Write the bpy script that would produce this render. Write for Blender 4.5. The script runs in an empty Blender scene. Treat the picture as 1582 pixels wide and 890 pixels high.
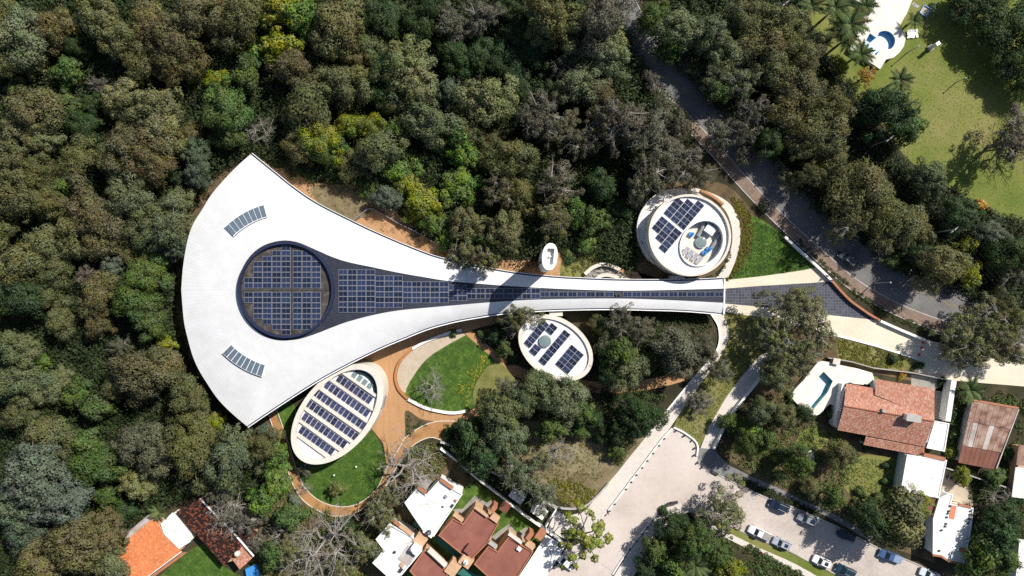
import bpy, bmesh, math, random
import numpy as np
from mathutils import Vector, Matrix

# ------------------------------------------------------------------ camera, light, exposure
S = 0.14            # metres per photo pixel on the ground
H = 160.0           # camera height
CX, CY = 791.0, 445.0
scene = bpy.context.scene
cam_d = bpy.data.cameras.new('camera'); cam = bpy.data.objects.new('camera', cam_d)
scene.collection.objects.link(cam); scene.camera = cam
cam.location = (0, 0, H); cam.rotation_euler = (0, 0, 0)
cam_d.sensor_width = 36.0; cam_d.lens = 36.0 * H / (1582 * S)
cam_d.clip_end = 3000.0; cam_d.clip_start = 1.0

SUN_EL = math.radians(46); SUN_X, SUN_Y = 0.76, 0.65
world = bpy.data.worlds.new('World'); scene.world = world; world.use_nodes = True
wn = world.node_tree.nodes; wl = world.node_tree.links
sky = wn.new('ShaderNodeTexSky'); sky.sky_type = 'NISHITA'; sky.sun_disc = False
sky.sun_elevation = SUN_EL; sky.sun_rotation = math.atan2(SUN_X, SUN_Y)
bg = wn.get('Background') or wn.new('ShaderNodeBackground')
wl.new(sky.outputs[0], bg.inputs[0]); bg.inputs[1].default_value = 0.075
sun_d = bpy.data.lights.new('sun', 'SUN'); sun_d.energy = 5.0; sun_d.angle = math.radians(0.5)
sun_d.color = (1.0, 0.945, 0.86)
sun = bpy.data.objects.new('sun', sun_d); scene.collection.objects.link(sun)
sdir = Vector((SUN_X * math.cos(SUN_EL), SUN_Y * math.cos(SUN_EL), math.sin(SUN_EL))).normalized()
sun.rotation_euler = sdir.to_track_quat('Z', 'Y').to_euler(); sun.location = (60, 50, 120)
scene.view_settings.view_transform = 'Standard'; scene.view_settings.look = 'None'
scene.view_settings.gamma = 1.0; scene.view_settings.use_curve_mapping = False
scene.view_settings.exposure = 0.38
scene.cycles.max_bounces = 5; scene.cycles.diffuse_bounces = 3; scene.cycles.glossy_bounces = 3
scene.cycles.transmission_bounces = 3; scene.cycles.transparent_max_bounces = 6
scene.cycles.caustics_reflective = False; scene.cycles.caustics_refractive = False
scene.cycles.use_denoising = False
C = scene.collection
R = random.Random(7)

# ------------------------------------------------------------------ helpers
def P(px, py, z=0.0):
    k = S * (H - z) / H
    return Vector(((px - CX) * k, (CY - py) * k, z))

def tag(o, label=None, cat=None, group=None, kind=None):
    if label: o['label'] = label
    if cat: o['category'] = cat
    if group: o['group'] = group
    if kind: o['kind'] = kind
    return o

def empty(name, loc, label=None, cat=None, group=None):
    o = bpy.data.objects.new(name, None); o.empty_display_size = 0.5
    o.location = loc; C.objects.link(o)
    return tag(o, label, cat, group)

def link(name, me, mat=None, parent=None):
    """mesh in WORLD coordinates; every parent is an Empty, or a mesh with identity world matrix"""
    o = bpy.data.objects.new(name, me); C.objects.link(o)
    if mat is not None:
        if isinstance(mat, (list, tuple)):
            for m in mat: me.materials.append(m)
        elif not me.materials: me.materials.append(mat)
    if parent is not None:
        o.parent = parent
        if parent.type == 'EMPTY':
            m = Matrix.Translation(parent.location) @ parent.rotation_euler.to_matrix().to_4x4()
            o.matrix_parent_inverse = m.inverted()
    return o

class MB:
    def __init__(s): s.v = []; s.f = []; s.m = []
    def add(s, vs, fs, mi=0):
        b = len(s.v); s.v.extend([tuple(v) for v in vs])
        for f in fs: s.f.append([b + i for i in f]); s.m.append(mi)
    def box(s, c, sx, sy, sz, rz=0.0, mi=0, tilt=0.0):
        """c = centre of the bottom face"""
        ca, sa = math.cos(rz), math.sin(rz); vs = []
        for z in (0, sz):
            for x, y in ((-sx/2,-sy/2),(sx/2,-sy/2),(sx/2,sy/2),(-sx/2,sy/2)):
                vs.append((c[0] + x*ca - y*sa, c[1] + x*sa + y*ca, c[2] + z + y*tilt))
        s.add(vs, [(0,3,2,1),(4,5,6,7),(0,1,5,4),(1,2,6,5),(2,3,7,6),(3,0,4,7)], mi)
    def tube(s, pts, rads, n=6, mi=0, cap=True):
        rings = []; pts = [Vector(p) for p in pts]
        for i, p in enumerate(pts):
            d = (pts[min(i+1, len(pts)-1)] - pts[max(i-1, 0)])
            if d.length < 1e-6: d = Vector((0,0,1))
            d.normalize()
            a = d.cross(Vector((0,0,1)) if abs(d.z) < 0.9 else Vector((1,0,0))).normalized(); b = d.cross(a)
            rings.append([p + (a*math.cos(2*math.pi*k/n) + b*math.sin(2*math.pi*k/n)) * rads[i] for k in range(n)])
        vs = [v for r in rings for v in r]; fs = []
        for i in range(len(rings)-1):
            for k in range(n):
                fs.append((i*n+k, i*n+(k+1)%n, (i+1)*n+(k+1)%n, (i+1)*n+k))
        if cap: fs.append(tuple(range(n))[::-1]); fs.append(tuple((len(rings)-1)*n + k for k in range(n)))
        s.add(vs, fs, mi)
    def mesh(s, name):
        me = bpy.data.meshes.new(name); me.from_pydata(s.v, [], s.f)
        me.polygons.foreach_set('material_index', s.m); me.update(); return me
    def build(s, name, mat=None, parent=None, smooth=False):
        me = s.mesh(name)
        if smooth: me.polygons.foreach_set('use_smooth', [True]*len(me.polygons))
        return link(name, me, mat, parent)

def ccw(pts):
    a = sum(pts[i][0]*pts[(i+1)%len(pts)][1] - pts[(i+1)%len(pts)][0]*pts[i][1] for i in range(len(pts)))
    return list(pts) if a > 0 else list(pts)[::-1]

def smooth_px(pts, n=6, closed=True):
    out = []; N = len(pts)
    rng = range(N) if closed else range(N-1)
    for i in rng:
        if closed: p0, p1, p2, p3 = pts[i-1], pts[i], pts[(i+1)%N], pts[(i+2)%N]
        else: p0, p1, p2, p3 = pts[max(i-1,0)], pts[i], pts[i+1], pts[min(i+2,N-1)]
        for k in range(n):
            t = k/n
            out.append(tuple(0.5*((2*p1[j]) + (-p0[j]+p2[j])*t + (2*p0[j]-5*p1[j]+4*p2[j]-p3[j])*t*t + (-p0[j]+3*p1[j]-3*p2[j]+p3[j])*t**3) for j in (0,1)))
    if not closed: out.append(tuple(pts[-1][:2]))
    return out

def tess(me):
    bm = bmesh.new(); bm.from_mesh(me)
    bmesh.ops.triangulate(bm, faces=[f for f in bm.faces if len(f.verts) > 4], ngon_method='EAR_CLIP')
    bm.to_mesh(me); bm.free()

def sheet(name, px, z, mat, parent=None, kind='structure'):
    ws = ccw([P(x, y, z) for x, y in px])
    me = bpy.data.meshes.new(name); me.from_pydata([tuple(w) for w in ws], [], [list(range(len(ws)))]); tess(me); me.update()
    o = link(name, me, mat, parent)
    if parent is None and kind: o['kind'] = kind
    return o

def prism_w(ws, z0, z1, mb=None, mi=0, mi_side=None):
    ws = ccw([(w[0], w[1]) for w in ws]); n = len(ws)
    mb = mb or MB()
    vs = [(x, y, z0) for x, y in ws] + [(x, y, z1) for x, y in ws]
    mb.add(vs, [list(range(n, 2*n))], mi)
    mb.add(vs, [(i, (i+1)%n, n+(i+1)%n, n+i) for i in range(n)], mi if mi_side is None else mi_side)
    return mb

def prism(name, px, z0, z1, mat, parent=None, kind=None):
    mb = prism_w([P(x, y, z1) for x, y in px], z0, z1)
    me = mb.mesh(name); tess(me)
    o = link(name, me, mat, parent)
    if kind: o['kind'] = kind
    return o

def inset_w(ws, d):
    ws = [Vector((w[0], w[1])) for w in ccw([(w[0], w[1]) for w in ws])]; n = len(ws); out = []
    for i in range(n):
        a, b, c = ws[i-1], ws[i], ws[(i+1)%n]
        e1 = (b-a).normalized(); e2 = (c-b).normalized()
        n1 = Vector((-e1.y, e1.x)); n2 = Vector((-e2.y, e2.x)); m = n1 + n2
        if m.length < 1e-6: m = n1
        m.normalize(); k = d / max(0.35, m.dot(n1)); out.append(b + m*k)
    return out

def ring_w(name, ws_out, ws_in, z0, z1, mat, parent=None, smooth=False):
    """wall ring between two matching loops"""
    n = len(ws_out); mb = MB(); vs = []
    for loop, z in ((ws_out, z0), (ws_out, z1), (ws_in, z1), (ws_in, z0)):
        vs += [(w[0], w[1], z) for w in loop]
    fs = []
    for q in range(3):
        for i in range(n):
            fs.append((q*n+i, q*n+(i+1)%n, (q+1)*n+(i+1)%n, (q+1)*n+i))
    mb.add(vs, fs); return mb.build(name, mat, parent)

def parapet(name, px, ztop, zroof, t, mat, parent=None):
    ws = [Vector(w[:2]) for w in ccw([P(x, y, ztop)[:2] for x, y in px])]
    return ring_w(name, ws, inset_w(ws, t), zroof, ztop, mat, parent)

def ellipse_px(cx, cy, a, b, deg, n=72, scale=1.0):
    """deg: direction of the long axis in the picture, clockwise positive (y down)"""
    t = math.radians(deg); out = []
    for k in range(n):
        u = 2*math.pi*k/n; x = a*scale*math.cos(u); y = b*scale*math.sin(u)
        out.append((cx + x*math.cos(t) - y*math.sin(t), cy + x*math.sin(t) + y*math.cos(t)))
    return out

def ribbon(name, pts, width, z0, z1, mat, parent=None, kind=None, sm=5, offset=0.0, pxz=None):
    """raised strip along an open pixel polyline; width and offset in metres (offset>0: to the left of travel)"""
    q = smooth_px(pts, sm, False) if sm > 1 else pts
    ws = [Vector(P(x, y, z1 if pxz is None else pxz)[:2]) for x, y in q]; L = []; Rr = []
    for i, w in enumerate(ws):
        d = (ws[min(i+1, len(ws)-1)] - ws[max(i-1, 0)]).normalized(); nn = Vector((-d.y, d.x))
        L.append(w + nn*(offset + width/2)); Rr.append(w + nn*(offset - width/2))
    n = len(ws); mb = MB(); vs = [(p.x,p.y,z1) for p in L] + [(p.x,p.y,z1) for p in Rr] + [(p.x,p.y,z0) for p in L] + [(p.x,p.y,z0) for p in Rr]
    fs = [(n+i, n+i+1, i+1, i) for i in range(n-1)]
    if z1 - z0 > 0.03:
        fs += [(i, i+1, 2*n+i+1, 2*n+i) for i in range(n-1)] + [(3*n+i, 3*n+i+1, n+i+1, n+i) for i in range(n-1)]
        fs += [(0, 2*n, 3*n, n), (n-1, 2*n-1, 4*n-1, 3*n-1)]
    mb.add(vs, fs); o = mb.build(name, mat, parent)
    if kind: o['kind'] = kind
    return o

# ------------------------------------------------------------------ materials
def new_mat(name):
    m = bpy.data.materials.new(name); m.use_nodes = True; nt = m.node_tree
    return m, nt, nt.nodes.get('Principled BSDF')

def N(nt, t, **kw):
    n = nt.nodes.new(t)
    for k, v in kw.items(): setattr(n, k, v)
    return n

def noise_col(nt, stops, scale, detail=6, rough=0.6, coord=None, dist=0.0):
    tc = coord or N(nt, 'ShaderNodeTexCoord').outputs['Object']
    no = N(nt, 'ShaderNodeTexNoise'); no.inputs['Scale'].default_value = scale; no.inputs['Detail'].default_value = detail
    no.inputs['Roughness'].default_value = rough; no.inputs['Distortion'].default_value = dist
    nt.links.new(tc, no.inputs['Vector'])
    r = N(nt, 'ShaderNodeValToRGB'); e = r.color_ramp.elements
    while len(e) < len(stops): e.new(0.5)
    for el, (p, c) in zip(e, stops): el.position = p; el.color = (*c, 1)
    nt.links.new(no.outputs['Fac'], r.inputs['Fac']); return r.outputs['Color'], no.outputs['Fac']

def mixc(nt, fac, a, b, mode='MIX'):
    m = N(nt, 'ShaderNodeMix', data_type='RGBA', blend_type=mode)
    for sock, v in ((m.inputs['Factor'], fac), (m.inputs['A'], a), (m.inputs['B'], b)):
        pass
    fi = m.inputs[0]; A = m.inputs[6]; B = m.inputs[7]
    for sock, v in ((fi, fac), (A, a), (B, b)):
        if isinstance(v, (int, float)): sock.default_value = v
        elif isinstance(v, tuple): sock.default_value = (*v, 1)
        else: nt.links.new(v, sock)
    return m.outputs[2]

def mat_noise(name, stops, scale=0.5, rough=0.85, fine=None, fine_amt=0.25, bump=0.0, bump_scale=None, spec=0.3, metal=0.0):
    m, nt, b = new_mat(name)
    col, fac = noise_col(nt, stops, scale)
    if fine:
        c2, f2 = noise_col(nt, [(0.3, (0.45,)*3), (0.7, (1.0,)*3)], fine, 3, 0.7)
        col = mixc(nt, fine_amt, col, mixc(nt, 1.0, col, c2, 'MULTIPLY'))
        fac = f2
    nt.links.new(col, b.inputs['Base Color']); b.inputs['Roughness'].default_value = rough
    b.inputs['Specular IOR Level'].default_value = spec; b.inputs['Metallic'].default_value = metal
    if bump:
        bp = N(nt, 'ShaderNodeBump'); bp.inputs['Strength'].default_value = bump; bp.inputs['Distance'].default_value = 0.1
        nt.links.new(fac, bp.inputs['Height']); nt.links.new(bp.outputs['Normal'], b.inputs['Normal'])
    return m

def two(c, k=0.75, k2=1.15):
    return [(0.3, tuple(x*k for x in c)), (0.7, tuple(min(1, x*k2) for x in c))]

def plain(name, c, rough=0.6, metal=0.0, spec=0.5, scale=1.2, amt=0.85):
    return mat_noise(name, two(c, amt, 1.08), scale, rough, spec=spec, metal=metal)

def mat_grid(name, c1, c2, sx, sy, rot, mortar=(0.1,0.1,0.1), ms=0.03, blotch=0.5, rough=0.8, offset=0.5, noise_scale=0.15):
    """pavers / planks: a brick texture in world metres, with large soft stains"""
    m, nt, b = new_mat(name); tc = N(nt, 'ShaderNodeTexCoord')
    mp = N(nt, 'ShaderNodeMapping'); mp.inputs['Rotation'].default_value = (0, 0, rot); nt.links.new(tc.outputs['Object'], mp.inputs['Vector'])
    br = N(nt, 'ShaderNodeTexBrick'); br.offset = offset
    br.inputs['Scale'].default_value = 1.0; br.inputs['Brick Width'].default_value = sx; br.inputs['Row Height'].default_value = sy
    br.inputs['Mortar Size'].default_value = ms; br.inputs['Color1'].default_value = (*c1, 1); br.inputs['Color2'].default_value = (*c2, 1)
    br.inputs['Mortar'].default_value = (*mortar, 1); br.inputs['Bias'].default_value = 0.0
    nt.links.new(mp.outputs['Vector'], br.inputs['Vector'])
    st, f = noise_col(nt, [(0.3, (0.72,)*3), (0.65, (1.0,)*3)], noise_scale, 8, 0.65)
    st2, f2 = noise_col(nt, [(0.35, (0.75,)*3), (0.6, (1.0,)*3)], 3.0, 4, 0.7)
    col = mixc(nt, blotch, br.outputs['Color'], mixc(nt, 1.0, br.outputs['Color'], st, 'MULTIPLY'))
    col = mixc(nt, blotch, col, mixc(nt, 1.0, col, st2, 'MULTIPLY'))
    nt.links.new(col, b.inputs['Base Color']); b.inputs['Roughness'].default_value = rough; b.inputs['Specular IOR Level'].default_value = 0.25
    bp = N(nt, 'ShaderNodeBump'); bp.inputs['Strength'].default_value = 0.3; bp.inputs['Distance'].default_value = 0.02
    nt.links.new(br.outputs['Fac'], bp.inputs['Height']); bp.invert = True; nt.links.new(bp.outputs['Normal'], b.inputs['Normal'])
    return m

def mat_leaf(name):
    """base colour comes from the object's own colour; 'tint' is a random number per clump and leaf"""
    m, nt, b = new_mat(name)
    oi = N(nt, 'ShaderNodeObjectInfo'); at = N(nt, 'ShaderNodeAttribute'); at.attribute_name = 'tint'
    sp = N(nt, 'ShaderNodeSeparateColor'); nt.links.new(at.outputs['Color'], sp.inputs[0])
    hs = N(nt, 'ShaderNodeHueSaturation'); nt.links.new(oi.outputs['Color'], hs.inputs['Color'])
    mr = N(nt, 'ShaderNodeMapRange'); mr.inputs['To Min'].default_value = 0.62; mr.inputs['To Max'].default_value = 1.7; nt.links.new(sp.outputs[0], mr.inputs['Value'])
    mh = N(nt, 'ShaderNodeMapRange'); mh.inputs['To Min'].default_value = 0.468; mh.inputs['To Max'].default_value = 0.542; nt.links.new(sp.outputs[1], mh.inputs['Value'])
    ms = N(nt, 'ShaderNodeMapRange'); ms.inputs['To Min'].default_value = 0.72; ms.inputs['To Max'].default_value = 1.16; nt.links.new(sp.outputs[2], ms.inputs['Value'])
    nt.links.new(mr.outputs[0], hs.inputs['Value']); nt.links.new(mh.outputs[0], hs.inputs['Hue']); nt.links.new(ms.outputs[0], hs.inputs['Saturation'])
    nt.links.new(hs.outputs[0], b.inputs['Base Color']); b.inputs['Roughness'].default_value = 0.6; b.inputs['Specular IOR Level'].default_value = 0.25
    tr = N(nt, 'ShaderNodeBsdfTranslucent'); nt.links.new(hs.outputs[0], tr.inputs['Color'])
    mx = N(nt, 'ShaderNodeMixShader'); mx.inputs[0].default_value = 0.28
    out = nt.nodes.get('Material Output')
    nt.links.new(b.outputs[0], mx.inputs[1]); nt.links.new(tr.outputs[0], mx.inputs[2]); nt.links.new(mx.outputs[0], out.inputs[0])
    return m

def mat_tile(name, c1, c2, c3):
    m, nt, b = new_mat(name); at = N(nt, 'ShaderNodeAttribute'); at.attribute_name = 'tint'
    r = N(nt, 'ShaderNodeValToRGB'); e = r.color_ramp.elements; e.new(0.5)
    for el, (p, c) in zip(e, ((0.0, c1), (0.6, c2), (1.0, c3))): el.position = p; el.color = (*c, 1)
    sp = N(nt, 'ShaderNodeSeparateColor'); nt.links.new(at.outputs['Color'], sp.inputs[0]); nt.links.new(sp.outputs[0], r.inputs[0])
    st, f = noise_col(nt, [(0.35, (0.65,)*3), (0.6, (1.0,)*3)], 0.5, 8, 0.7)
    nt.links.new(mixc(nt, 0.55, r.outputs[0], mixc(nt, 1.0, r.outputs[0], st, 'MULTIPLY')), b.inputs['Base Color'])
    b.inputs['Roughness'].default_value = 0.85; b.inputs['Specular IOR Level'].default_value = 0.2
    return m

def mat_roof_white(name):
    m, nt, b = new_mat(name); uv = N(nt, 'ShaderNodeUVMap'); uv.uv_map = 'seam'
    sep = N(nt, 'ShaderNodeSeparateXYZ'); nt.links.new(uv.outputs[0], sep.inputs[0])
    def line(sock, period, w):
        a = N(nt, 'ShaderNodeMath', operation='DIVIDE'); a.inputs[1].default_value = period; nt.links.new(sock, a.inputs[0])
        f = N(nt, 'ShaderNodeMath', operation='FRACT'); nt.links.new(a.outputs[0], f.inputs[0])
        l = N(nt, 'ShaderNodeMath', operation='LESS_THAN'); l.inputs[1].default_value = w / period; nt.links.new(f.outputs[0], l.inputs[0]); return l.outputs[0]
    l1 = line(sep.outputs[0], 0.62, 0.09); l2 = line(sep.outputs[1], 0.2, 0.006)
    base, f = noise_col(nt, [(0.3, (0.61, 0.617, 0.625)), (0.7, (0.675, 0.678, 0.682))], 0.12, 6)
    st, f2 = noise_col(nt, [(0.38, (0.86, 0.85, 0.83)), (0.6, (1, 1, 1))], 0.35, 9, 0.75)
    base = mixc(nt, 0.6, base, mixc(nt, 1.0, base, st, 'MULTIPLY'))
    c = mixc(nt, l1, base, mixc(nt, 0.28, base, (0.42, 0.44, 0.47)))
    l2m = N(nt, 'ShaderNodeMath', operation='MULTIPLY'); nt.links.new(l2, l2m.inputs[0]); l2m.inputs[1].default_value = 0.3
    c = mixc(nt, l2m.outputs[0], c, (0.6, 0.6, 0.6))
    nt.links.new(c, b.inputs['Base Color']); b.inputs['Roughness'].default_value = 0.45; b.inputs['Specular IOR Level'].default_value = 0.3
    return m

def mat_cells(name, c1, c2, rough=0.18):
    m, nt, b = new_mat(name); tc = N(nt, 'ShaderNodeTexCoord'); oi = N(nt, 'ShaderNodeObjectInfo')
    br = N(nt, 'ShaderNodeTexBrick'); br.offset = 0.0; br.inputs['Scale'].default_value = 1.0
    br.inputs['Brick Width'].default_value = 0.16; br.inputs['Row Height'].default_value = 0.16; br.inputs['Mortar Size'].default_value = 0.008
    br.inputs['Color1'].default_value = (*c1, 1); br.inputs['Color2'].default_value = (*c2, 1); br.inputs['Mortar'].default_value = (0.05, 0.06, 0.1, 1)
    nt.links.new(tc.outputs['Object'], br.inputs['Vector'])
    mr = N(nt, 'ShaderNodeMapRange'); mr.inputs['To Min'].default_value = 0.6; mr.inputs['To Max'].default_value = 1.5; nt.links.new(oi.outputs['Random'], mr.inputs['Value'])
    hs = N(nt, 'ShaderNodeHueSaturation'); nt.links.new(br.outputs['Color'], hs.inputs['Color']); nt.links.new(mr.outputs[0], hs.inputs['Value'])
    nt.links.new(hs.outputs[0], b.inputs['Base Color']); b.inputs['Roughness'].default_value = rough; b.inputs['Specular IOR Level'].default_value = 0.5
    return m

M = {}
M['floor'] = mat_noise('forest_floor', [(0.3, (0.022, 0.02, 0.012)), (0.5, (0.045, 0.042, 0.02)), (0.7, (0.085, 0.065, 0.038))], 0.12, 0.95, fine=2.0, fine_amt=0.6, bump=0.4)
M['soil'] = mat_noise('orange_soil', [(0.3, (0.28, 0.155, 0.075)), (0.5, (0.44, 0.255, 0.13)), (0.7, (0.47, 0.33, 0.2))], 0.25, 0.95, fine=3.0, fine_amt=0.5, bump=0.3)
M['drysoil'] = mat_noise('dry_soil', [(0.3, (0.13, 0.1, 0.05)), (0.5, (0.2, 0.16, 0.09)), (0.7, (0.28, 0.22, 0.13))], 0.3, 0.95, fine=3.0, fine_amt=0.5, bump=0.3)
M['bedsoil'] = mat_noise('bed_soil', [(0.3, (0.06, 0.04, 0.025)), (0.5, (0.12, 0.085, 0.045)), (0.7, (0.17, 0.13, 0.07))], 0.4, 0.95, fine=3.0, fine_amt=0.5, bump=0.3)
M['lawn'] = mat_noise('green_lawn', [(0.28, (0.03, 0.075, 0.012)), (0.45, (0.06, 0.125, 0.016)), (0.6, (0.1, 0.175, 0.026)), (0.75, (0.19, 0.22, 0.06))], 0.6, 0.95, fine=5.0, fine_amt=0.75, bump=0.6)
M['park'] = mat_noise('park_grass', [(0.28, (0.1, 0.15, 0.02)), (0.45, (0.165, 0.195, 0.04)), (0.6, (0.22, 0.22, 0.068)), (0.75, (0.3, 0.24, 0.115))], 0.07, 0.95, fine=2.5, fine_amt=0.6, bump=0.5)
M['drylawn'] = mat_noise('pale_grass', [(0.3, (0.13, 0.14, 0.035)), (0.5, (0.2, 0.2, 0.062)), (0.72, (0.3, 0.265, 0.12))], 0.22, 0.95, fine=4.0, fine_amt=0.6, bump=0.5)
M['palestraw'] = mat_noise('straw_grass', [(0.3, (0.16, 0.14, 0.07)), (0.5, (0.24, 0.2, 0.11)), (0.72, (0.3, 0.26, 0.16))], 0.3, 0.95, fine=4.0, fine_amt=0.5, bump=0.4)
M['pooldeck'] = mat_noise('white_pool_deck', [(0.3, (0.66, 0.62, 0.55)), (0.6, (0.78, 0.74, 0.68))], 0.6, 0.8, fine=2, fine_amt=0.3)
M['wall_white'] = plain('white_render', (0.78, 0.77, 0.74), 0.7, amt=0.9)
M['cream'] = mat_noise('cream_concrete', [(0.3, (0.6, 0.555, 0.48)), (0.7, (0.72, 0.675, 0.6))], 0.35, 0.8, fine=3, fine_amt=0.3)
M['white_roof'] = mat_roof_white('white_seamed_roof')
M['membrane'] = mat_noise('white_membrane', [(0.33, (0.56, 0.55, 0.52)), (0.45, (0.74, 0.74, 0.73)), (0.7, (0.82, 0.82, 0.81))], 0.5, 0.7, fine=2.5, fine_amt=0.3)
M['slate'] = mat_grid('dark_slate_roof', (0.022, 0.027, 0.045), (0.03, 0.036, 0.055), 0.9, 0.45, 0, (0.06, 0.065, 0.08), 0.02, 0.6, 0.6)
M['dark_blue'] = plain('dark_blue_metal', (0.018, 0.025, 0.06), 0.4, 0.0)
M['gutter'] = plain('gutter_metal', (0.05, 0.065, 0.11), 0.35, 0.3)
M['gravel'] = mat_noise('well_gravel', [(0.3, (0.035, 0.031, 0.03)), (0.5, (0.07, 0.062, 0.058)), (0.7, (0.14, 0.125, 0.115))], 0.7, 0.95, fine=4, fine_amt=0.6)
M['cells'] = mat_cells('solar_cells', (0.007, 0.014, 0.038), (0.011, 0.02, 0.052))
M['cells_lit'] = mat_cells('tilt_lit_solar_cells', (0.03, 0.034, 0.085), (0.036, 0.04, 0.095), 0.3)  # paler copy of the cells: light on the tilted rows put into the colour
M['alu'] = plain('panel_frame', (0.36, 0.36, 0.39), 0.45, 0.0)
M['pane'] = plain('skylight_glass', (0.12, 0.16, 0.205), 0.12, 0.0)
M['glass'] = plain('dark_window_glass', (0.02, 0.035, 0.045), 0.08)
M['clear'] = plain('greenish_glass', (0.17, 0.23, 0.23), 0.1)
M['deck'] = mat_grid('orange_wood_deck', (0.42, 0.235, 0.11), (0.5, 0.29, 0.145), 0.16, 3.4, math.radians(-4), (0.33, 0.175, 0.08), 0.012, 0.4, 0.7)
M['ochre'] = mat_noise('ochre_path_surface', [(0.3, (0.25, 0.125, 0.05)), (0.45, (0.38, 0.2, 0.08)), (0.7, (0.46, 0.265, 0.115))], 0.4, 0.9, fine=5, fine_amt=0.5)
M['pavers'] = mat_grid('dark_blue_pavers', (0.05, 0.055, 0.075), (0.085, 0.09, 0.115), 0.62, 0.62, 0.0, (0.16, 0.165, 0.18), 0.035, 0.6, 0.8, 0.0)
M['greypavers'] = mat_grid('grey_grid_pavers', (0.2, 0.2, 0.21), (0.27, 0.265, 0.26), 0.5, 0.5, 0.7, (0.12, 0.12, 0.12), 0.03, 0.6, 0.85, 0.0)
M['plaza'] = mat_grid('cream_paving', (0.7, 0.635, 0.5), (0.75, 0.685, 0.55), 0.5, 0.25, 0.0, (0.62, 0.55, 0.43), 0.02, 0.5, 0.85)
M['path'] = mat_grid('pale_paving', (0.64, 0.585, 0.53), (0.7, 0.645, 0.585), 0.5, 0.5, 0.9, (0.55, 0.5, 0.45), 0.03, 0.5, 0.85, 0.0)
M['drive'] = mat_noise('pinkish_concrete', [(0.28, (0.46, 0.395, 0.35)), (0.45, (0.54, 0.47, 0.425)), (0.55, (0.57, 0.5, 0.455)), (0.72, (0.61, 0.545, 0.5))], 0.1, 0.9, fine=1.2, fine_amt=0.18)
M['street'] = mat_noise('sandy_street', [(0.28, (0.4, 0.34, 0.3)), (0.45, (0.5, 0.435, 0.39)), (0.7, (0.57, 0.5, 0.455))], 0.12, 0.9, fine=1.6, fine_amt=0.4)
M['asphalt'] = mat_noise('asphalt', [(0.3, (0.12, 0.118, 0.12)), (0.5, (0.165, 0.162, 0.16)), (0.7, (0.21, 0.204, 0.198))], 0.25, 0.9, fine=6, fine_amt=0.4)
M['pavement'] = mat_grid('brown_pavement', (0.22, 0.16, 0.125), (0.28, 0.2, 0.155), 0.8, 0.8, 0.72, (0.16, 0.12, 0.1), 0.03, 0.7, 0.9, 0.0)
M['kerb'] = mat_noise('kerb_concrete', [(0.3, (0.3, 0.28, 0.26)), (0.7, (0.45, 0.43, 0.4))], 0.8, 0.9)
M['yellow'] = mat_noise('worn_yellow_paint', [(0.45, (0.12, 0.115, 0.11)), (0.6, (0.3, 0.22, 0.09))], 0.9, 0.8)
M['white_paint'] = plain('white_paint', (0.8, 0.8, 0.79), 0.5, amt=0.92)
M['sand'] = mat_noise('pale_sand', [(0.3, (0.42, 0.35, 0.26)), (0.7, (0.54, 0.46, 0.36))], 0.6, 0.95, fine=4, fine_amt=0.3)
M['rail_wood'] = plain('orange_timber', (0.36, 0.16, 0.06), 0.7)
M['tile_red'] = mat_tile('mottled_clay_tile', (0.44, 0.2, 0.135), (0.54, 0.26, 0.18), (0.58, 0.42, 0.33))
M['tile_orange'] = mat_tile('orange_clay_tile', (0.52, 0.17, 0.065), (0.58, 0.2, 0.08), (0.64, 0.27, 0.12))
M['tile_dark'] = mat_tile('sooty_clay_tile', (0.02, 0.014, 0.014), (0.045, 0.022, 0.018), (0.28, 0.09, 0.045))
M['red_roof'] = mat_noise('red_roof_coating', [(0.3, (0.2, 0.075, 0.055)), (0.5, (0.25, 0.095, 0.07)), (0.7, (0.29, 0.12, 0.09))], 0.3, 0.8, fine=2, fine_amt=0.25)
M['peach'] = plain('peach_render', (0.52, 0.33, 0.2), 0.8)
M['terracotta'] = plain('terracotta_render', (0.36, 0.15, 0.08), 0.8)
M['rust'] = mat_noise('rusty_sheet', [(0.3, (0.1, 0.06, 0.045)), (0.45, (0.26, 0.15, 0.11)), (0.58, (0.36, 0.24, 0.185)), (0.75, (0.46, 0.39, 0.34))], 0.5, 0.8, fine=2.5, fine_amt=0.5)
M['rust2'] = mat_noise('brown_rust_sheet', [(0.3, (0.14, 0.055, 0.035)), (0.7, (0.23, 0.095, 0.065))], 0.4, 0.7, fine=2.5, fine_amt=0.4)
M['oldzinc'] = mat_noise('weathered_zinc', [(0.3, (0.3, 0.25, 0.22)), (0.7, (0.5, 0.46, 0.43))], 0.5, 0.6)
M['patio'] = mat_noise('grey_patio', [(0.3, (0.25, 0.23, 0.2)), (0.7, (0.36, 0.34, 0.31))], 0.6, 0.9, fine=3, fine_amt=0.4)
M['pool_wall'] = plain('blue_pool_shade', (0.05, 0.28, 0.52), 0.5)  # basin is pale blue; its deep blue shade is put into the wall colour
M['pool_floor'] = plain('pale_pool_floor', (0.5, 0.72, 0.86), 0.5, amt=0.95)
M['teal_shade_wall'] = plain('teal_pool_shade', (0.05, 0.3, 0.36), 0.5)  # pale basin again, the teal of its shaded sides painted into the walls
M['teal_floor'] = plain('pale_teal_floor', (0.62, 0.75, 0.76), 0.5, amt=0.95)
M['green_net'] = plain('green_awning', (0.02, 0.13, 0.1), 0.8)
M['black'] = plain('black_rubber', (0.015, 0.015, 0.017), 0.6)
M['dark'] = plain('dark_metal', (0.04, 0.04, 0.045), 0.5)
M['grey'] = plain('grey_metal', (0.32, 0.33, 0.35), 0.45, 0.3)
M['concrete'] = mat_noise('concrete', [(0.3, (0.3, 0.29, 0.27)), (0.7, (0.42, 0.41, 0.39))], 0.8, 0.9)
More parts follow.
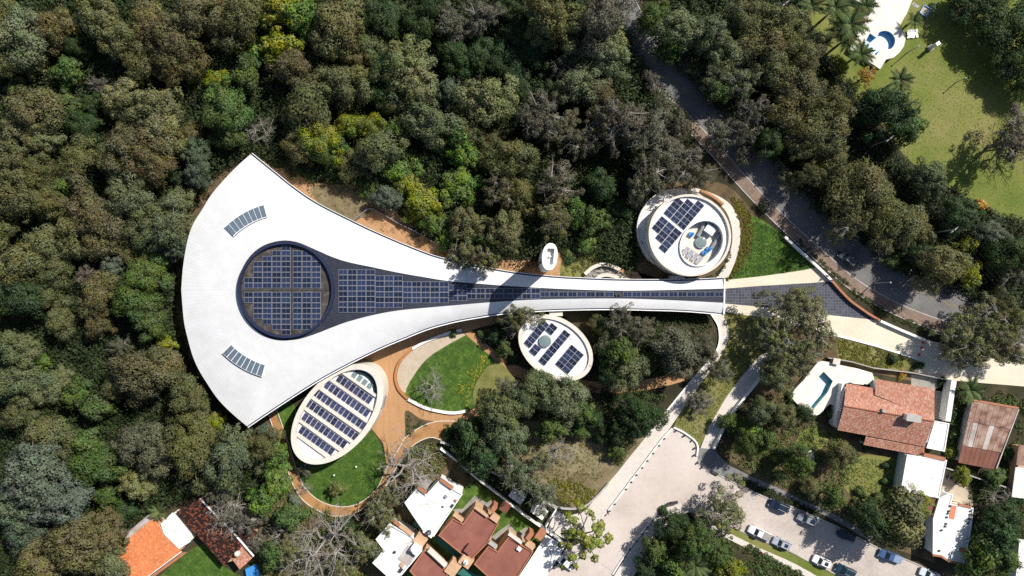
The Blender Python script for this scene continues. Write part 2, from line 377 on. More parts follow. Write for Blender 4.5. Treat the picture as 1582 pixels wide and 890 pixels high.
M['blue_tarp'] = plain('blue_plastic', (0.05, 0.26, 0.6), 0.5)
M['red_plastic'] = plain('red_plastic', (0.55, 0.05, 0.03), 0.5)
M['bark'] = mat_noise('bark', [(0.3, (0.09, 0.075, 0.06)), (0.7, (0.2, 0.175, 0.15))], 1.2, 0.9)
M['palebark'] = mat_noise('pale_bark', [(0.3, (0.19, 0.172, 0.15)), (0.7, (0.36, 0.335, 0.3))], 1.2, 0.9)
M['leaf'] = mat_leaf('leaves')
M['stone'] = mat_noise('stone_chips', [(0.4, (0.05, 0.045, 0.045)), (0.5, (0.2, 0.18, 0.17)), (0.62, (0.38, 0.35, 0.33))], 2.6, 0.9, bump=0.5)
M['skin'] = plain('skin', (0.35, 0.2, 0.13), 0.6)
M['hair'] = plain('dark_hair', (0.02, 0.015, 0.012), 0.7)
M['orange_patch'] = plain('orange_waterproofing', (0.62, 0.2, 0.11), 0.8)
def local(name, me, parent, mat=None, loc=(0,0,0), rot=(0,0,0), scale=(1,1,1)):
    o = bpy.data.objects.new(name, me); C.objects.link(o); o.parent = parent
    o.location = loc; o.rotation_euler = rot; o.scale = scale
    if mat is not None and not me.materials: me.materials.append(mat)
    return o

# ------------------------------------------------------------------ the ground and the sheets that lie on it
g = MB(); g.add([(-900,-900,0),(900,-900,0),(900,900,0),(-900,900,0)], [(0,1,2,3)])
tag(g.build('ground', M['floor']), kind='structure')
def lev(k): return 0.006 * k

soil_px = [(372,262),(389,236),(420,258),(446,262),(480,280),(520,285),(565,288),(600,318),(640,350),(690,383),(740,398),(830,402),(880,385),(905,400),(935,410),(1000,425),(1010,440),(700,440),(520,360),(380,270)]
sheet('soil_slope', smooth_px(soil_px, 3), lev(1), M['soil'])
sheet('dry_clearing', smooth_px([(480,290),(530,287),(572,300),(585,318),(556,338),(536,346),(500,322)], 5), lev(2), M['drysoil'])
fence_px = [(538,346),(556,332),(571,322),(590,330),(612,343),(640,357),(668,373),(700,390)]
for i in range(len(fence_px)-1): pass
ribbon('timber_fence', fence_px, 0.12, 0, 0.9, M['grey'], sm=3); tag(bpy.data.objects['timber_fence'], 'low thin fence around the orange soil slope above the white roof', 'fence')
sheet('west_soil', smooth_px([(262,420),(283,330),(340,268),(360,262),(320,420),(300,560),(283,520)], 4), lev(1), M['bedsoil'])
sheet('bank', smooth_px([(1000,440),(985,350),(985,300),(1040,280),(1120,285),(1175,340),(1230,395),(1262,414),(1150,440)], 4), lev(1), M['bedsoil'])

# park and lawns
sheet('park_lawn', [(1232,-60),(1246,20),(1275,80),(1318,150),(1365,195),(1400,245),(1440,272),(1490,305),(1545,335),(1600,352),(1760,420),(1760,-120),(1232,-120)], lev(2), M['park'])
sheet('lawn', smooth_px([(1160,335),(1185,345),(1213,366),(1240,392),(1262,413.6),(1231,420),(1176,428),(1121,434),(1135,405),(1150,375)], 3), lev(3), M['lawn'])
sheet('pale_lawn', [(1115,483),(1232,496),(1200,540),(1172,555),(1121,618),(1095,663),(1079,694),(1062,670),(1042,658),(1050,636),(1081,593),(1113,549),(1124,525)], lev(3), M['drylawn'])
sheet('garden_bank', [(1190,498),(1292,516),(1417,556),(1414,590),(1300,566),(1250,560),(1225,610),(1255,650),(1300,665),(1390,700),(1400,760),(1440,800),(1445,870),(1360,840),(1200,760),(1110,700),(1165,598)], lev(2), M['bedsoil'])
sheet('villa_lawn', smooth_px([(1300,740),(1325,705),(1390,712),(1396,745),(1385,775),(1345,775),(1318,768)], 5), lev(3), M['park'])
sheet('side_lawn', smooth_px([(1228,690),(1240,665),(1262,660),(1280,672),(1270,700),(1245,705)], 5), lev(3), M['park'])
sheet('grass_strip', [(1290,522),(1355,538),(1417,557),(1414,572),(1347,572),(1296,558)], lev(3), M['drylawn'])
sheet('meadow', smooth_px([(880,375),(925,370),(960,400),(930,412),(905,428),(868,430),(868,400)], 4), lev(2), M['drylawn'])
sheet('wood_clearing', smooth_px([(800,640),(880,650),(960,640),(1000,668),(955,727),(905,785),(860,770),(800,745),(780,700)], 4), lev(1), M['drysoil'])
sheet('clearing_lawn', smooth_px([(812,690),(850,675),(893,690),(930,705),(925,730),(880,728),(830,715)], 5), lev(3), M['palestraw'])
sheet('shrub_bank', smooth_px([(405,640),(440,720),(465,772),(540,800),(590,790),(625,720),(700,690),(690,740),(590,890),(400,890),(380,760)], 3), lev(1), M['bedsoil'])
sheet('orange_house_lawn', [(286,856),(300,846),(322,838),(346,876),(372,890),(372,930),(200,930)], lev(2), M['lawn'])
sheet('court_garden', [(655,845),(700,760),(735,745),(850,822),(800,900),(690,930),(600,930)], lev(2), M['lawn'])

# the avenue
ROAD = [(920,-60),(945,-15),(972,42),(1000,80),(1046,126),(1077,153),(1130,206),(1180,262),(1221,304),(1256,337),(1302,378),(1340,410),(1380,434),(1420,453),(1480,474),(1582,505),(1700,545)]
ribbon('road', ROAD, 7.4, 0, lev(4), M['asphalt'], kind='structure')
for k, off in enumerate((0.14, -0.14)):
    ribbon('centre_line', ROAD, 0.12, 0, lev(5), M['yellow'], kind='structure', offset=off)
ribbon('kerb', ROAD, 0.22, 0, 0.13, M['kerb'], kind='structure', offset=-3.82)
ribbon('kerb', ROAD, 0.22, 0, 0.13, M['kerb'], kind='structure', offset=3.82)
ribbon('pavement', ROAD, 2.3, 0, 0.1, M['pavement'], kind='structure', offset=-5.1)
ribbon('kerb', ROAD, 0.2, 0, 0.14, M['kerb'], kind='structure', offset=-6.36)

# forecourt
dark_top = [(1119,446),(1170,442),(1226,438.6),(1256,437),(1286,434)]
dark_bot = [(1119,469),(1163,473),(1226,480),(1292,488),(1360,495)]
curve_wall = [(1286,434),(1300,450),(1315,465),(1330,476),(1343,485),(1360,495)]
sheet('dark_forecourt', dark_top + curve_wall[1:] + dark_bot[::-1][1:], lev(6), M['pavers'])
sheet('upper_forecourt', [(1119,433),(1176,427),(1231.5,419),(1262,413.6),(1286,434)] + dark_top[::-1][1:], lev(5), M['plaza'])
sheet('plaza', dark_bot + [(1395,510),(1431,525),(1470,534),(1540,556),(1582,562),(1700,580),(1700,625),(1582,597),(1520,592),(1470,587.5),(1459,586),(1413.5,575),(1417,554.5),(1353,534),(1292,518),(1221,497),(1119,482)], lev(5), M['plaza'])
w = ribbon('garden_wall', [(1213,365.5),(1235,386),(1256,405),(1272,420),(1286,434)], 0.5, 0, 0.9, M['wall_white'], sm=3)
tag(w, 'white low wall between the small lawn and the tree-shaded avenue', 'wall')
w = ribbon('garden_wall', curve_wall, 0.45, 0, 0.85, M['terracotta'], sm=3)
tag(w, 'curved brown low wall at the edge of the dark paved forecourt', 'wall')
w = ribbon('garden_wall', [(1361,496),(1395,511),(1431,526)], 0.5, 0, 0.9, M['wall_white'], sm=3)
tag(w, 'white low wall along the cream plaza beside the avenue', 'wall')
ribbon('kerb', [(1221,497.5),(1292,518.5),(1353,534.5),(1417,555)], 0.3, 0, 0.2, M['white_paint'], kind='structure', sm=2)

# pale paths
path1_out = [(1117,484),(1125,505),(1126,518),(1124,528.5),(1113,551),(1081,595),(1050.6,638),(1036,660)]
path1_in = [(1097,483),(1107,498),(1111,510),(1111,530.6),(1101,551),(1071,585),(1034,630),(1002,670)]
sheet('path', path1_out + [(1025,676.5),(1000,712),(966,755),(940,789),(925,812),(905,835)] + [(872,826),(885,802),(907,786),(956,727)] + path1_in[::-1], lev(5), M['path'])
ribbon('kerb', path1_in, 0.3, 0, 0.35, M['wall_white'], kind='structure', sm=3)
p2_l = [(1210,520),(1195,535),(1172,551),(1145,583),(1121,615.5),(1095,660),(1080,698)]
p2_r = [(1103,694),(1121,658),(1140,628),(1162,601),(1187,571),(1212,545),(1228,530)]
sheet('path', p2_l + p2_r, lev(5), M['path'])
w = ribbon('garden_wall', p2_r, 0.45, 0, 1.0, M['wall_white'], sm=3)
tag(w, 'white wall beside the curved pale path above the street trees', 'wall')
sheet('paver_corner', [(1079,692),(1103,694),(1115,708),(1129,720.5),(1165,738),(1200,753),(1254,778),(1284,792),(1350,828),(1343,836),(1283,800),(1200,763),(1160,745),(1129,742),(1104,730),(1078,712)], lev(6), M['greypavers'])

# driveway and street
sheet('driveway', [(1041,660),(1060,671),(1077,685),(1078,712),(1104,730),(1129,744),(1160,756),(1051,778),(1028,782),(1015,795),(972.6,847.6),(946.6,888),(925,925),(840,925),(862,872),(872,850),(905,835),(940,789),(966,755),(1025,676.5),(1036,664)], lev(6), M['drive'])
sheet('street', [(1040,785),(1078,711),(1129,743.5),(1187.5,771),(1219.6,782),(1292,813.5),(1362.6,850),(1420,873.5),(1480,905),(1560,945),(1400,945),(1288,885),(1253.7,869),(1221.7,852),(1189.7,839.5),(1156.6,826),(1110,803)], lev(4), M['street'])
ribbon('kerb', [(1078,712),(1104,730),(1129,743.5),(1187.5,770.5),(1219.6,781.5),(1292,813),(1362.6,849.5),(1420,873),(1480,905)], 0.25, 0, 0.14, M['kerb'], kind='structure', sm=3)
ribbon('kerb', [(1110,802.5),(1156.6,826.5),(1189.7,840),(1221.7,852.5),(1253.7,869.5),(1288,885.5),(1380,935)], 0.25, 0, 0.14, M['kerb'], kind='structure', sm=3)
sheet('verge', [(1108,804),(1156,828),(1221,854),(1287,887),(1350,925),(1290,925),(1228,877),(1170,851),(1113,824)], lev(3), M['park'])
ribbon('footpath', [(1098,815),(1113,822),(1170,850),(1228,876),(1290,912)], 1.25, 0, lev(6), M['path'], kind='structure', sm=3)
sheet('driveway_footpath', [(1028,784),(1051,779),(1062,785),(1048,797),(1034.5,810),(1005,848),(976,892),(955,925),(930,925),(949,889),(974,849),(1016,796)], lev(5), M['path'])
w = ribbon('garden_wall', [(1064,790),(1048,799),(1035,811),(1005,850),(976,893)], 0.3, 0, 1.0, M['concrete'], sm=3)
tag(w, 'grey low wall along the shady side of the driveway footpath', 'wall')
ribbon('seat_kerb', [(1039,662),(1025,676.5),(996,715),(966,755),(940,789)], 0.35, 0, 0.4, M['wall_white'], kind='structure', sm=2)
ribbon('seat_kerb', [(1041,660.5),(1058,669),(1077,685),(1077,705)], 0.35, 0, 0.4, M['wall_white'], kind='structure', sm=3)
ribbon('seat_kerb', [(1028,782),(1015,795),(972.6,847.6),(946.6,888)], 0.3, 0, 0.3, M['wall_white'], kind='structure', sm=2)
sheet('parking_apron', [(862,872),(875,850),(905,838),(946,880),(935,925),(800,925),(838,892)], lev(7), M['drive'])
ribbon('drain_line', [(905,858),(925,868),(944,882)], 0.15, 0, lev(8), M['kerb'], kind='structure', sm=1)

# decks, paths and lawns of the garden
sheet('timber_deck', [(520,575),(600,530),(660,508),(740,485),(800,478),(838,484),(800,492),(745,505),(722,512),(700,540),(640,640),(626,632),(626,682),(612,700),(598,722),(592,685),(574,662),(585,600)], lev(4), M['deck'])
sheet('promenade', smooth_px([(612,600),(628,617),(656,631),(686,638),(720,636),(742,628),(745,640),(715,650),(690,655),(670,653),(640,645),(610,630)], 3), lev(5), M['deck'])
ribbon('boardwalk', [(716,508),(735,528),(765,553),(790,570),(830,584),(880,592),(940,600),(1000,594),(1040,585),(1072,574)], 2.3, 0, lev(6), M['deck'], kind='structure')
sheet('planting_bed', smooth_px([(627,634),(650,647),(672,652),(650,660),(628,679),(626,660)], 4), lev(6), M['bedsoil'])
ring_in = [(705,651),(677,651),(653,658),(626.5,676),(618,690.6),(604,713),(595,728),(590,740),(582,755),(562,773.5),(537.5,782.6),(511,780.6),(487,769.5),(469,751),(465,742),(456.6,721),(442.5,676),(430,640),(420,615)]
ring_out = [(690,684),(676,678),(663,676),(643,684.5),(628.6,698.7),(618,713),(610,727),(602,741),(590,759),(574,774.5),(554,790),(539.6,796),(513,797),(487,786.6),(466.7,771.5),(453.6,751),(446.5,733),(438,705),(426,674),(416,644),(405,615)]
sheet('ochre_path', smooth_px(ring_out, 3, False) + smooth_px(ring_in, 3, False)[::-1], lev(7), M['ochre'])
ribbon('path_edging', ring_out, 0.16, 0, 0.1, M['cream'], kind='structure', sm=3)
ribbon('path_edging', ring_in, 0.16, 0, 0.1, M['cream'], kind='structure', sm=3)
sheet('lawn', smooth_px([(555,640),(574,664),(588,686),(595,708),(594,730),(582,754.5),(562,773),(537.5,782),(511,780),(487,769),(469,750.5),(465,741),(456.6,720),(470,700),(520,690)], 3), lev(8), M['lawn'])
sheet('shade_lawn', smooth_px([(425,630),(450,620),(460,650),(452,690),(442,672)], 4), lev(8), M['lawn'])
oval_l = [(712.5,510),(695,514),(676,520.5),(655,529),(637,539),(618,558),(611,581),(616,601),(630,616.5),(656,630),(686,637),(705,638),(720,635)]
oval_r = [(734,629),(730,606),(736.5,586),(750,569),(764,557),(742,537),(719,516)]
sheet('oval_lawn', smooth_px(oval_l, 4, False) + smooth_px(oval_r, 4, False), lev(9), M['lawn'])
sheet('sand_crescent', smooth_px([(712.5,510),(695,514),(676,520.5),(655,529),(637,539),(618,558),(611,581),(616,601),(626.5,607)], 4, False) + smooth_px([(628,600),(638,582),(658,556),(683,538),(719,518)], 4, False), lev(10), M['sand'])
w = ribbon('oval_wall', [(713,510),(695,514),(676,520.5),(655,529),(637,539)], 0.55, 0, 0.55, M['wall_white'], sm=3)
tag(w, 'white upper stretch of the low wall around the oval garden', 'wall')
w = ribbon('oval_wall', [(636.5,539.5),(618,558),(611,581),(616,601),(630,616)], 0.6, 0, 0.5, M['rail_wood'], sm=4)
tag(w, 'orange timber bench wall on the left side of the oval garden', 'wall')
w = ribbon('oval_wall', [(630.5,617),(656,630),(686,637),(705,638),(720,635)], 0.6, 0, 0.55, M['wall_white'], sm=4)
tag(w, 'white lower stretch of the low wall around the oval garden', 'wall')
sheet('dry_bed', smooth_px([(764,556),(785,572),(795,590),(770,625),(745,642),(733,630),(731,606),(738,587),(750,570)], 4), lev(8), M['drylawn'])

# ------------------------------------------------------------------ solar panel prototypes
def panel_mesh(name, wx, wy, cells, nx=2, ny=1):
    mb = MB(); mb.box((0,0,0), wx, wy, 0.04, 0, 0)
    e = 0.038
    for i in range(nx):
        for j in range(ny):
            x0 = -wx/2 + e + i*(wx-2*e)/nx + (e/3 if i else 0); x1 = -wx/2 + e + (i+1)*(wx-2*e)/nx - (e/3 if i < nx-1 else 0)
            y0 = -wy/2 + e + j*(wy-2*e)/ny + (e/3 if j else 0); y1 = -wy/2 + e + (j+1)*(wy-2*e)/ny - (e/3 if j < ny-1 else 0)
            mb.add([(x0,y0,0.044),(x1,y0,0.044),(x1,y1,0.044),(x0,y1,0.044)], [(0,1,2,3)], 1)
    me = mb.mesh(name); me.materials.append(M['alu']); me.materials.append(cells); return me

def put_panel(me, parent, px, py, z, rot=0.0, tilt=(0,0)):
    w = P(px, py, z) - parent.location
    return local('solar_panel', me, parent, None, w, (tilt[0], tilt[1], rot))

# ------------------------------------------------------------------ main pavilion
CC = (443.0, 448.0)
def z_in(x):
    t = min(1, max(0, (x-520)/598.0)); t = t*t*(3-2*t); return 8.6 + (4.0-8.6)*t
pav = empty('pavilion', P(560, 450, 0), 'long white fan-shaped pavilion roof with dark solar-panelled centre', 'building')
dk_top = [(368,448),(371,424),(380,404),(394,388),(410,378),(426,373),(442,371.5),(462,375),(488,386),(513,397),(538,405),(576,413),(614,421),(660,429),(692,434),(761,440),(822,444),(883,447),(960,449),(1040,448),(1118,446)]
dk_bot = [(368,448),(371,472),(380,493),(394,509),(410,520),(426,525),(442,526),(462,524),(487.5,516),(513,506),(538,497),(576,487),(614,480),(660,475.5),(701,472),(761,467),(822,463.5),(883,462),(960,461.5),(1040,464),(1118,468)]
out_top_a = [(280,448),(283,410),(290,370),(299,345),(311,326),(325,303),(343,281),(366,257),(387,238.5)]
out_top_b = [(387,238.5),(422,267),(452,291),(487.5,315),(538,341),(589,365),(660,394),(700,405),(740,413.5),(790,422.5),(850,429),(900,432),(960,434),(1020,434.5),(1080,433.5),(1118,431.5)]
out_bot_a = [(280,448),(284,495),(290,523),(298,551),(308,573),(321,594),(333,612),(346,627),(363,643),(381.5,658.5)]
out_bot_b = [(381.5,658.5),(422,631),(487.5,589),(538,561),(589,536),(625,521),(660,507),(700,496),(740,488.5),(780,482.5),(820,479.5),(860,477.5),(900,476.5),(940,476),(1000,477),(1060,479),(1117.5,484)]
def resample(pts, n):
    q = smooth_px(pts, 8, False); d = [0]
    for i in range(1, len(q)): d.append(d[-1] + math.hypot(q[i][0]-q[i-1][0], q[i][1]-q[i-1][1]))
    return [(float(np.interp(t, d, [p[0] for p in q])), float(np.interp(t, d, [p[1] for p in q]))) for t in np.linspace(0, d[-1], n)]
def split_at(pts, idx): return pts[:idx+1], pts[idx:]
roof_pts = []
def white_half(dk, oa, ob, idx, flip):
    da, db = split_at(dk, idx); mb = MB(); uvs = []
    ins = resample(da, 30) + resample(db, 130)[1:]; outs = resample(oa, 30) + resample(ob, 130)[1:]
    nv = 9; rows = []; arc = 0
    for i, (a, b) in enumerate(zip(ins, outs)):
        if i: arc += 0.5*(math.hypot(a[0]-ins[i-1][0], a[1]-ins[i-1][1]) + math.hypot(b[0]-outs[i-1][0], b[1]-outs[i-1][1])) * S
        wdt = math.hypot(a[0]-b[0], a[1]-b[1]); zi = z_in(a[0]); drop = min(2.6, 0.014*wdt + 0.12); row = []
        for j in range(nv):
            t = j/(nv-1); z = zi - drop*(0.35*t + 0.65*t*t)
            x = a[0] + (b[0]-a[0])*t; y = a[1] + (b[1]-a[1])*t
            row.append(len(mb.v)); mb.v.append(tuple(P(x, y, z))); uvs.append((arc, t)); roof_pts.append((x, y, z))
        rows.append(row)
    for i in range(len(rows)-1):
        for j in range(nv-1):
            f = [rows[i][j], rows[i][j+1], rows[i+1][j+1], rows[i+1][j]]
            if (i < 29) != (0 <= 29 and i >= 29): pass
            mb.f.append(f[::-1] if flip else f); mb.m.append(0)
    me = mb.mesh('roof_wing'); uv = me.uv_layers.new(name='seam')
    for l in me.loops: uv.data[l.index].uv = uvs[l.vertex_index]
    me.polygons.foreach_set('use_smooth', [True]*len(me.polygons))
    me.shade_smooth() if False else None
    # keep the crease at the tip
    o = link('roof_wing', me, M['white_roof'], pav)
    sol = o.modifiers.new('thickness', 'SOLIDIFY'); sol.thickness = 0.35; sol.offset = -1.0
    es = o.modifiers.new('crease', 'EDGE_SPLIT'); es.split_angle = math.radians(4.0)
    return [(b[0], b[1], z_in(a[0]) - min(2.6, 0.014*math.hypot(a[0]-b[0], a[1]-b[1]) + 0.12)) for a, b in zip(ins, outs)]
edge_t = white_half(dk_top, out_top_a, out_top_b, 5, True)
edge_b = white_half(dk_bot, out_bot_a, out_bot_b, 5, False)
RP = np.array(roof_pts)
def zroof(x, y):
    d = (RP[:,0]-x)**2 + (RP[:,1]-y)**2; i = np.argsort(d)[:16]; w = np.exp(-d[i]/120.0); A_ = np.stack([np.ones(16), RP[i,0]-x, RP[i,1]-y], 1)*w[:,None]
    return float(np.linalg.lstsq(A_, RP[i,2]*w, rcond=None)[0][0])
# dark slate strip
mb = MB(); A = resample(dk_top, 140); B = resample(dk_bot, 140); rows = []
for a, b in zip(A, B):
    z = z_in(0.5*(a[0]+b[0])) - 0.12; r0 = len(mb.v)
    for t in (0, .33, .66, 1): mb.v.append(tuple(P(a[0]+(b[0]-a[0])*t, a[1]+(b[1]-a[1])*t, z)))
    rows.append(r0)
for i in range(len(rows)-1):
    for j in range(3):
        mb.f.append([rows[i]+j, rows[i+1]+j, rows[i+1]+j+1, rows[i]+j+1][::-1]); mb.m.append(0)
mb.build('dark_roof', M['slate'], pav)
# gutters and rims along both long edges
def edge_strip(edge, name, o0, o1, dz0, dz1, mat, side):
    ws = [P(x, y, z) for x, y, z in edge]; mb = MB()
    for i, w in enumerate(ws):
        d = (ws[min(i+1, len(ws)-1)] - ws[max(i-1, 0)]); d.z = 0; d.normalize(); nn = Vector((-d.y, d.x, 0))*side
        for o, dz in ((o0, dz0), (o0, dz1), (o1, dz1), (o1, dz0)): mb.v.append(tuple(w + nn*o + Vector((0,0,dz))))
    for i in range(len(ws)-1):
        for k in range(4):
            mb.f.append([4*i+k, 4*i+(k+1)%4, 4*i+4+(k+1)%4, 4*i+4+k]); mb.m.append(0)
    return mb.build(name, mat, pav)
edge_strip(edge_t[29:], 'gutter', -0.005, 0.34, -0.5, -0.16, M['gutter'], 1)
edge_strip(edge_t[29:], 'gutter_rim', 0.34, 0.44, -0.55, -0.02, M['white_paint'], 1)
edge_strip(edge_b[29:], 'gutter', -0.005, 0.24, -0.5, -0.16, M['gutter'], -1)
edge_strip(edge_b[29:], 'gutter_rim', 0.24, 0.42, -0.55, -0.02, M['white_paint'], -1)
edge_strip([(1118.6, 431, 4.0), (1118.2, 457, 4.0), (1117.6, 485, 4.0)], 'end_frame', -0.02, 0.28, -0.5, 0.06, M['white_paint'], 1)
# walls under the roof
loop = [P(x, y, z) for x, y, z in edge_t] + [P(x, y, z) for x, y, z in edge_b[::-1]]
wl_ = inset_w([loop[i] for i in range(0, len(loop), 3)], 1.3)
prism_w(wl_, 0, 3.2).build('wall', M['wall_white'], pav)
# round well with its parapet
c0 = P(CC[0], CC[1], 8.7)
def circ(r, n=96): return [Vector((c0.x + r*math.cos(2*math.pi*k/n), c0.y + r*math.sin(2*math.pi*k/n))) for k in range(n)]
kk = S*(H-9)/H
prism_w(circ(70.5*kk), 8.4, 8.62).build('well_floor', M['gravel'], pav)
ring_w('well_parapet', circ(74.2*kk), circ(70.6*kk), 8.3, 9.55, M['dark_blue'], pav)
wx, wy = 1.96, 1.12
pm = panel_mesh('solar_panel', 13.6*kk, 8.0*kk, M['cells'])
cols = [(384.3,2),(398.6,5),(412.8,6),(427.4,7),(442,8),(459.4,7),(474,7),(488.6,6)]
for cx, n in cols:
    for r in range(n):
        put_panel(pm, pav, cx, 441.3 - r*8.33, 8.78); put_panel(pm, pav, cx, 455.3 + r*8.33, 8.78)
mb = MB()
for x in (450.8,): mb.box(P(x, 448, 8.63), 0.12, 19.5, 0.08)
mb.build('cable_tray', M['dark'], pav)
mb = MB(); mb.box(P(443, 448.3, 8.63), 19.5, 0.12, 0.08); mb.build('cable_tray', M['dark'], pav)
# panels on the dark strip
def strip(x0, n, y_mid, rows):
    for i in range(n):
        for r in range(rows):
            x = x0 + 14.17*(i+0.5); y = y_mid + (r - (rows-1)/2)*8.33
            if abs(x-955) < 6: continue
            sl = (z_in(x+5) - z_in(x-5)) / (10*S)
            put_panel(pm, pav, x, y, z_in(x) - 0.02, 0, (0, -math.atan(sl)))
strip(523, 4, 449.7, 8); strip(579.7, 3, 450.8, 6); strip(622.2, 5, 451.6, 4); strip(693, 2, 452.5, 3)
strip(721.4, 8, 453.6, 2); strip(834.7, 20, 454.8, 1)
for t in range(2):
    mb = MB(); mb.box(P(952.5+5*t, 455, z_in(955)-0.1), 0.5, 0.5, 0.35, math.radians(45)); mb.build('roof_vent', M['dark'], pav)
# arc skylights
def skylight(a0, a1, r0, r1, n, sgn):
    fr = MB()
    def pt(r, a, dz):
        x = CC[0] + r*math.cos(a); y = CC[1] - sgn*r*math.sin(a); return P(x, y, zroof(x, y) + dz)
    root = None; A0, A1 = math.radians(a0), math.radians(a1)
    vs = []; m = 24
    for i in range(m+1):
        a = A0 + (A1-A0)*i/m
        for r, dz in ((r0-1.5, 0.0), (r0-1.5, 0.3), (r1+1.0, 0.3), (r1+1.0, 0.0)): vs.append(pt(r, a, dz))
    fs = [(4*i+k, 4*i+k+1, 4*i+5+k, 4*i+4+k) for i in range(m) for k in range(3)] + [(0,1,2,3), (4*m,4*m+1,4*m+2,4*m+3)]
    fr.add(vs, fs); sk = fr.build('skylight', M['white_paint'], pav)
    for i in range(n):
        b0 = A0 + (A1-A0)*(i+0.07)/n; b1 = A0 + (A1-A0)*(i+0.93)/n; p = MB()
        q = [pt(r0, b0, 0.4), pt(r1, b0, 0.4), pt(r1, b1, 0.4), pt(r0, b1, 0.4)]
        q2 = [v - Vector((0,0,0.05)) for v in q]
        p.add(q + q2, [(0,1,2,3),(4,7,6,5),(0,4,5,1),(1,5,6,2),(2,6,7,3),(3,7,4,0)])
        o = p.build('pane', M['pane'], sk)
    gm = MB(); vs = []
    rr = r0 - 2.6 if sgn > 0 else r1 + 2.2
    for i in range(m+1):
        a = A0 + (A1-A0)*i/m
        vs += [pt(rr, a, 0.06), pt(rr+0.9, a, 0.06)]
    gm.add(vs, [(2*i, 2*i+1, 2*i+3, 2*i+2) for i in range(m)]); gm.build('flashing', M['gutter'], sk)
skylight(105, 135, 118, 136, 8, 1); skylight(106, 135.5, 121, 138.5, 8, -1)
# ------------------------------------------------------------------ oval and round pavilions
def px_world(px, z): return [Vector(P(x, y, z)[:2]) for x, y in px]
def dir_px(deg): return math.cos(math.radians(deg)), math.sin(math.radians(deg))

# auditorium: oval with six stepped rows of panels
aud = empty('oval_pavilion', P(521, 640, 0), 'oval cream pavilion with six stepped rows of solar panels beside the deck', 'building')
ZA = 6.0
o_ = px_world(ellipse_px(521, 640, 90.5, 54.5, -50, 96), ZA); i_ = px_world(ellipse_px(520, 640.5, 81.5, 46.5, -50.5, 96), ZA)
ring_w('parapet', o_[::-1], i_[::-1], 0.0, ZA, M['cream'], aud)
prism_w(px_world(ellipse_px(520, 640.5, 81.8, 46.8, -50.5, 96), ZA), 4.4, 5.0).build('roof', M['membrane'], aud)
def zoom6a(x, y): return (400 + x/4.944, 540 + y/4.944)
rows6 = [((600,213),(857,397),8), ((507,262),(838,497),10), ((418,317),(812,595),12), ((362,400),(752,678),12), ((335,505),(662,735),10), ((312,607),(568,788),8)]
pm6 = panel_mesh('solar_panel', 7.3*S*0.965, 12.6*S*0.965, M['cells_lit'], 1, 2)
beams = [((618,162),(895,358)), ((512,208),(878,467)), ((432,275),(840,563)), ((372,345),(790,640)), ((322,432),(725,722)), ((290,530),(645,790)), ((272,640),(540,835))]
for (a, b) in beams:
    A_, B_ = P(*zoom6a(*a), 5.6), P(*zoom6a(*b), 5.6); d = B_ - A_; mid = (A_+B_)/2
    mb = MB(); mb.box((mid.x, mid.y, 5.0), d.length*0.985, 0.55, 0.5, math.atan2(d.y, d.x)); mb.build('roof_step', M['cream'], aud)
for a, b, n in rows6:
    A_, B_ = P(*zoom6a(*a), 5.5), P(*zoom6a(*b), 5.5); d = B_ - A_; rz = math.atan2(d.y, d.x)
    for k in range(n):
        w_ = A_ + d*((k+0.5)/n); o = local('solar_panel', pm6, aud, None, Vector((w_.x, w_.y, 5.28)) - aud.location, (math.radians(8), 0, rz))
for k in range(4):
    x, y = zoom6a(722 + 40*k, 205 + 27*k); w_ = P(x, y, 5.1)
    mb = MB(); mb.box((w_.x, w_.y, 5.02), 0.95, 2.0 - 0.25*abs(k-1), 0.25, math.radians(-35)); mb.build('skylight', M['clear'], aud)
mb = MB(); vs = []
for k in range(15):
    t = math.radians(-78 + k*4.6); 
    for rr in (0.90, 0.985):
        th = math.radians(-50.5); x = 81.5*rr*math.cos(t+math.radians(50)); y = 46.5*rr*math.sin(t+math.radians(50))
        vs.append(P(520 + x*math.cos(th) - y*math.sin(th), 640.5 + x*math.sin(th) + y*math.cos(th), 5.06))
mb.add(vs, [(2*i, 2*i+1, 2*i+3, 2*i+2) for i in range(14)]); mb.build('clerestory', M['glass'], aud)
mb = MB(); a_, b_ = P(593.5, 613, 5.2), P(589.5, 631, 5.2); d = b_-a_; mid = (a_+b_)/2
mb.box((mid.x, mid.y, 2.6), d.length, 0.35, 2.6, math.atan2(d.y, d.x)); mb.build('side_fin', M['grey'], aud)

# small oval pavilion in the trees
sm_ = empty('oval_pavilion', P(858.5, 537.5, 0), 'small oval pavilion with white roof and round skylight half under trees', 'building')
ZB = 5.0
ring_w('parapet', px_world(ellipse_px(858.5, 537.5, 63, 45, 35, 80), ZB)[::-1], px_world(ellipse_px(858.5, 537.5, 56.5, 38.5, 35, 80), ZB)[::-1], 0, ZB, M['cream'], sm_)
prism_w(px_world(ellipse_px(858.5, 537.5, 57, 39, 35, 80), ZB), 3.8, 4.55).build('roof', M['membrane'], sm_)
def zoom7(x, y): return (600 + x/3.955, 480 + y/3.955)
pmS = panel_mesh('solar_panel', 7.6*S*0.97, 12.4*S*0.97, M['cells'], 1, 2)
LD = (-0.642, 0.767); WD = (0.767, 0.642)
def group(cx, cy, n, m):
    for i in range(n):
        for j in range(m):
            x = cx + LD[0]*7.9*(i-(n-1)/2) + WD[0]*12.7*(j-(m-1)/2); y = cy + LD[1]*7.9*(i-(n-1)/2) + WD[1]*12.7*(j-(m-1)/2)
            put_panel(pmS, sm_, x, y, 4.75, math.atan2(-LD[1], LD[0]))
group(*zoom7(905, 142), 6, 1); group(*zoom7(997, 112), 2, 1); group(*zoom7(897, 240), 2, 1); group(*zoom7(1015, 226), 8, 1); group(*zoom7(1108, 298), 5, 2)
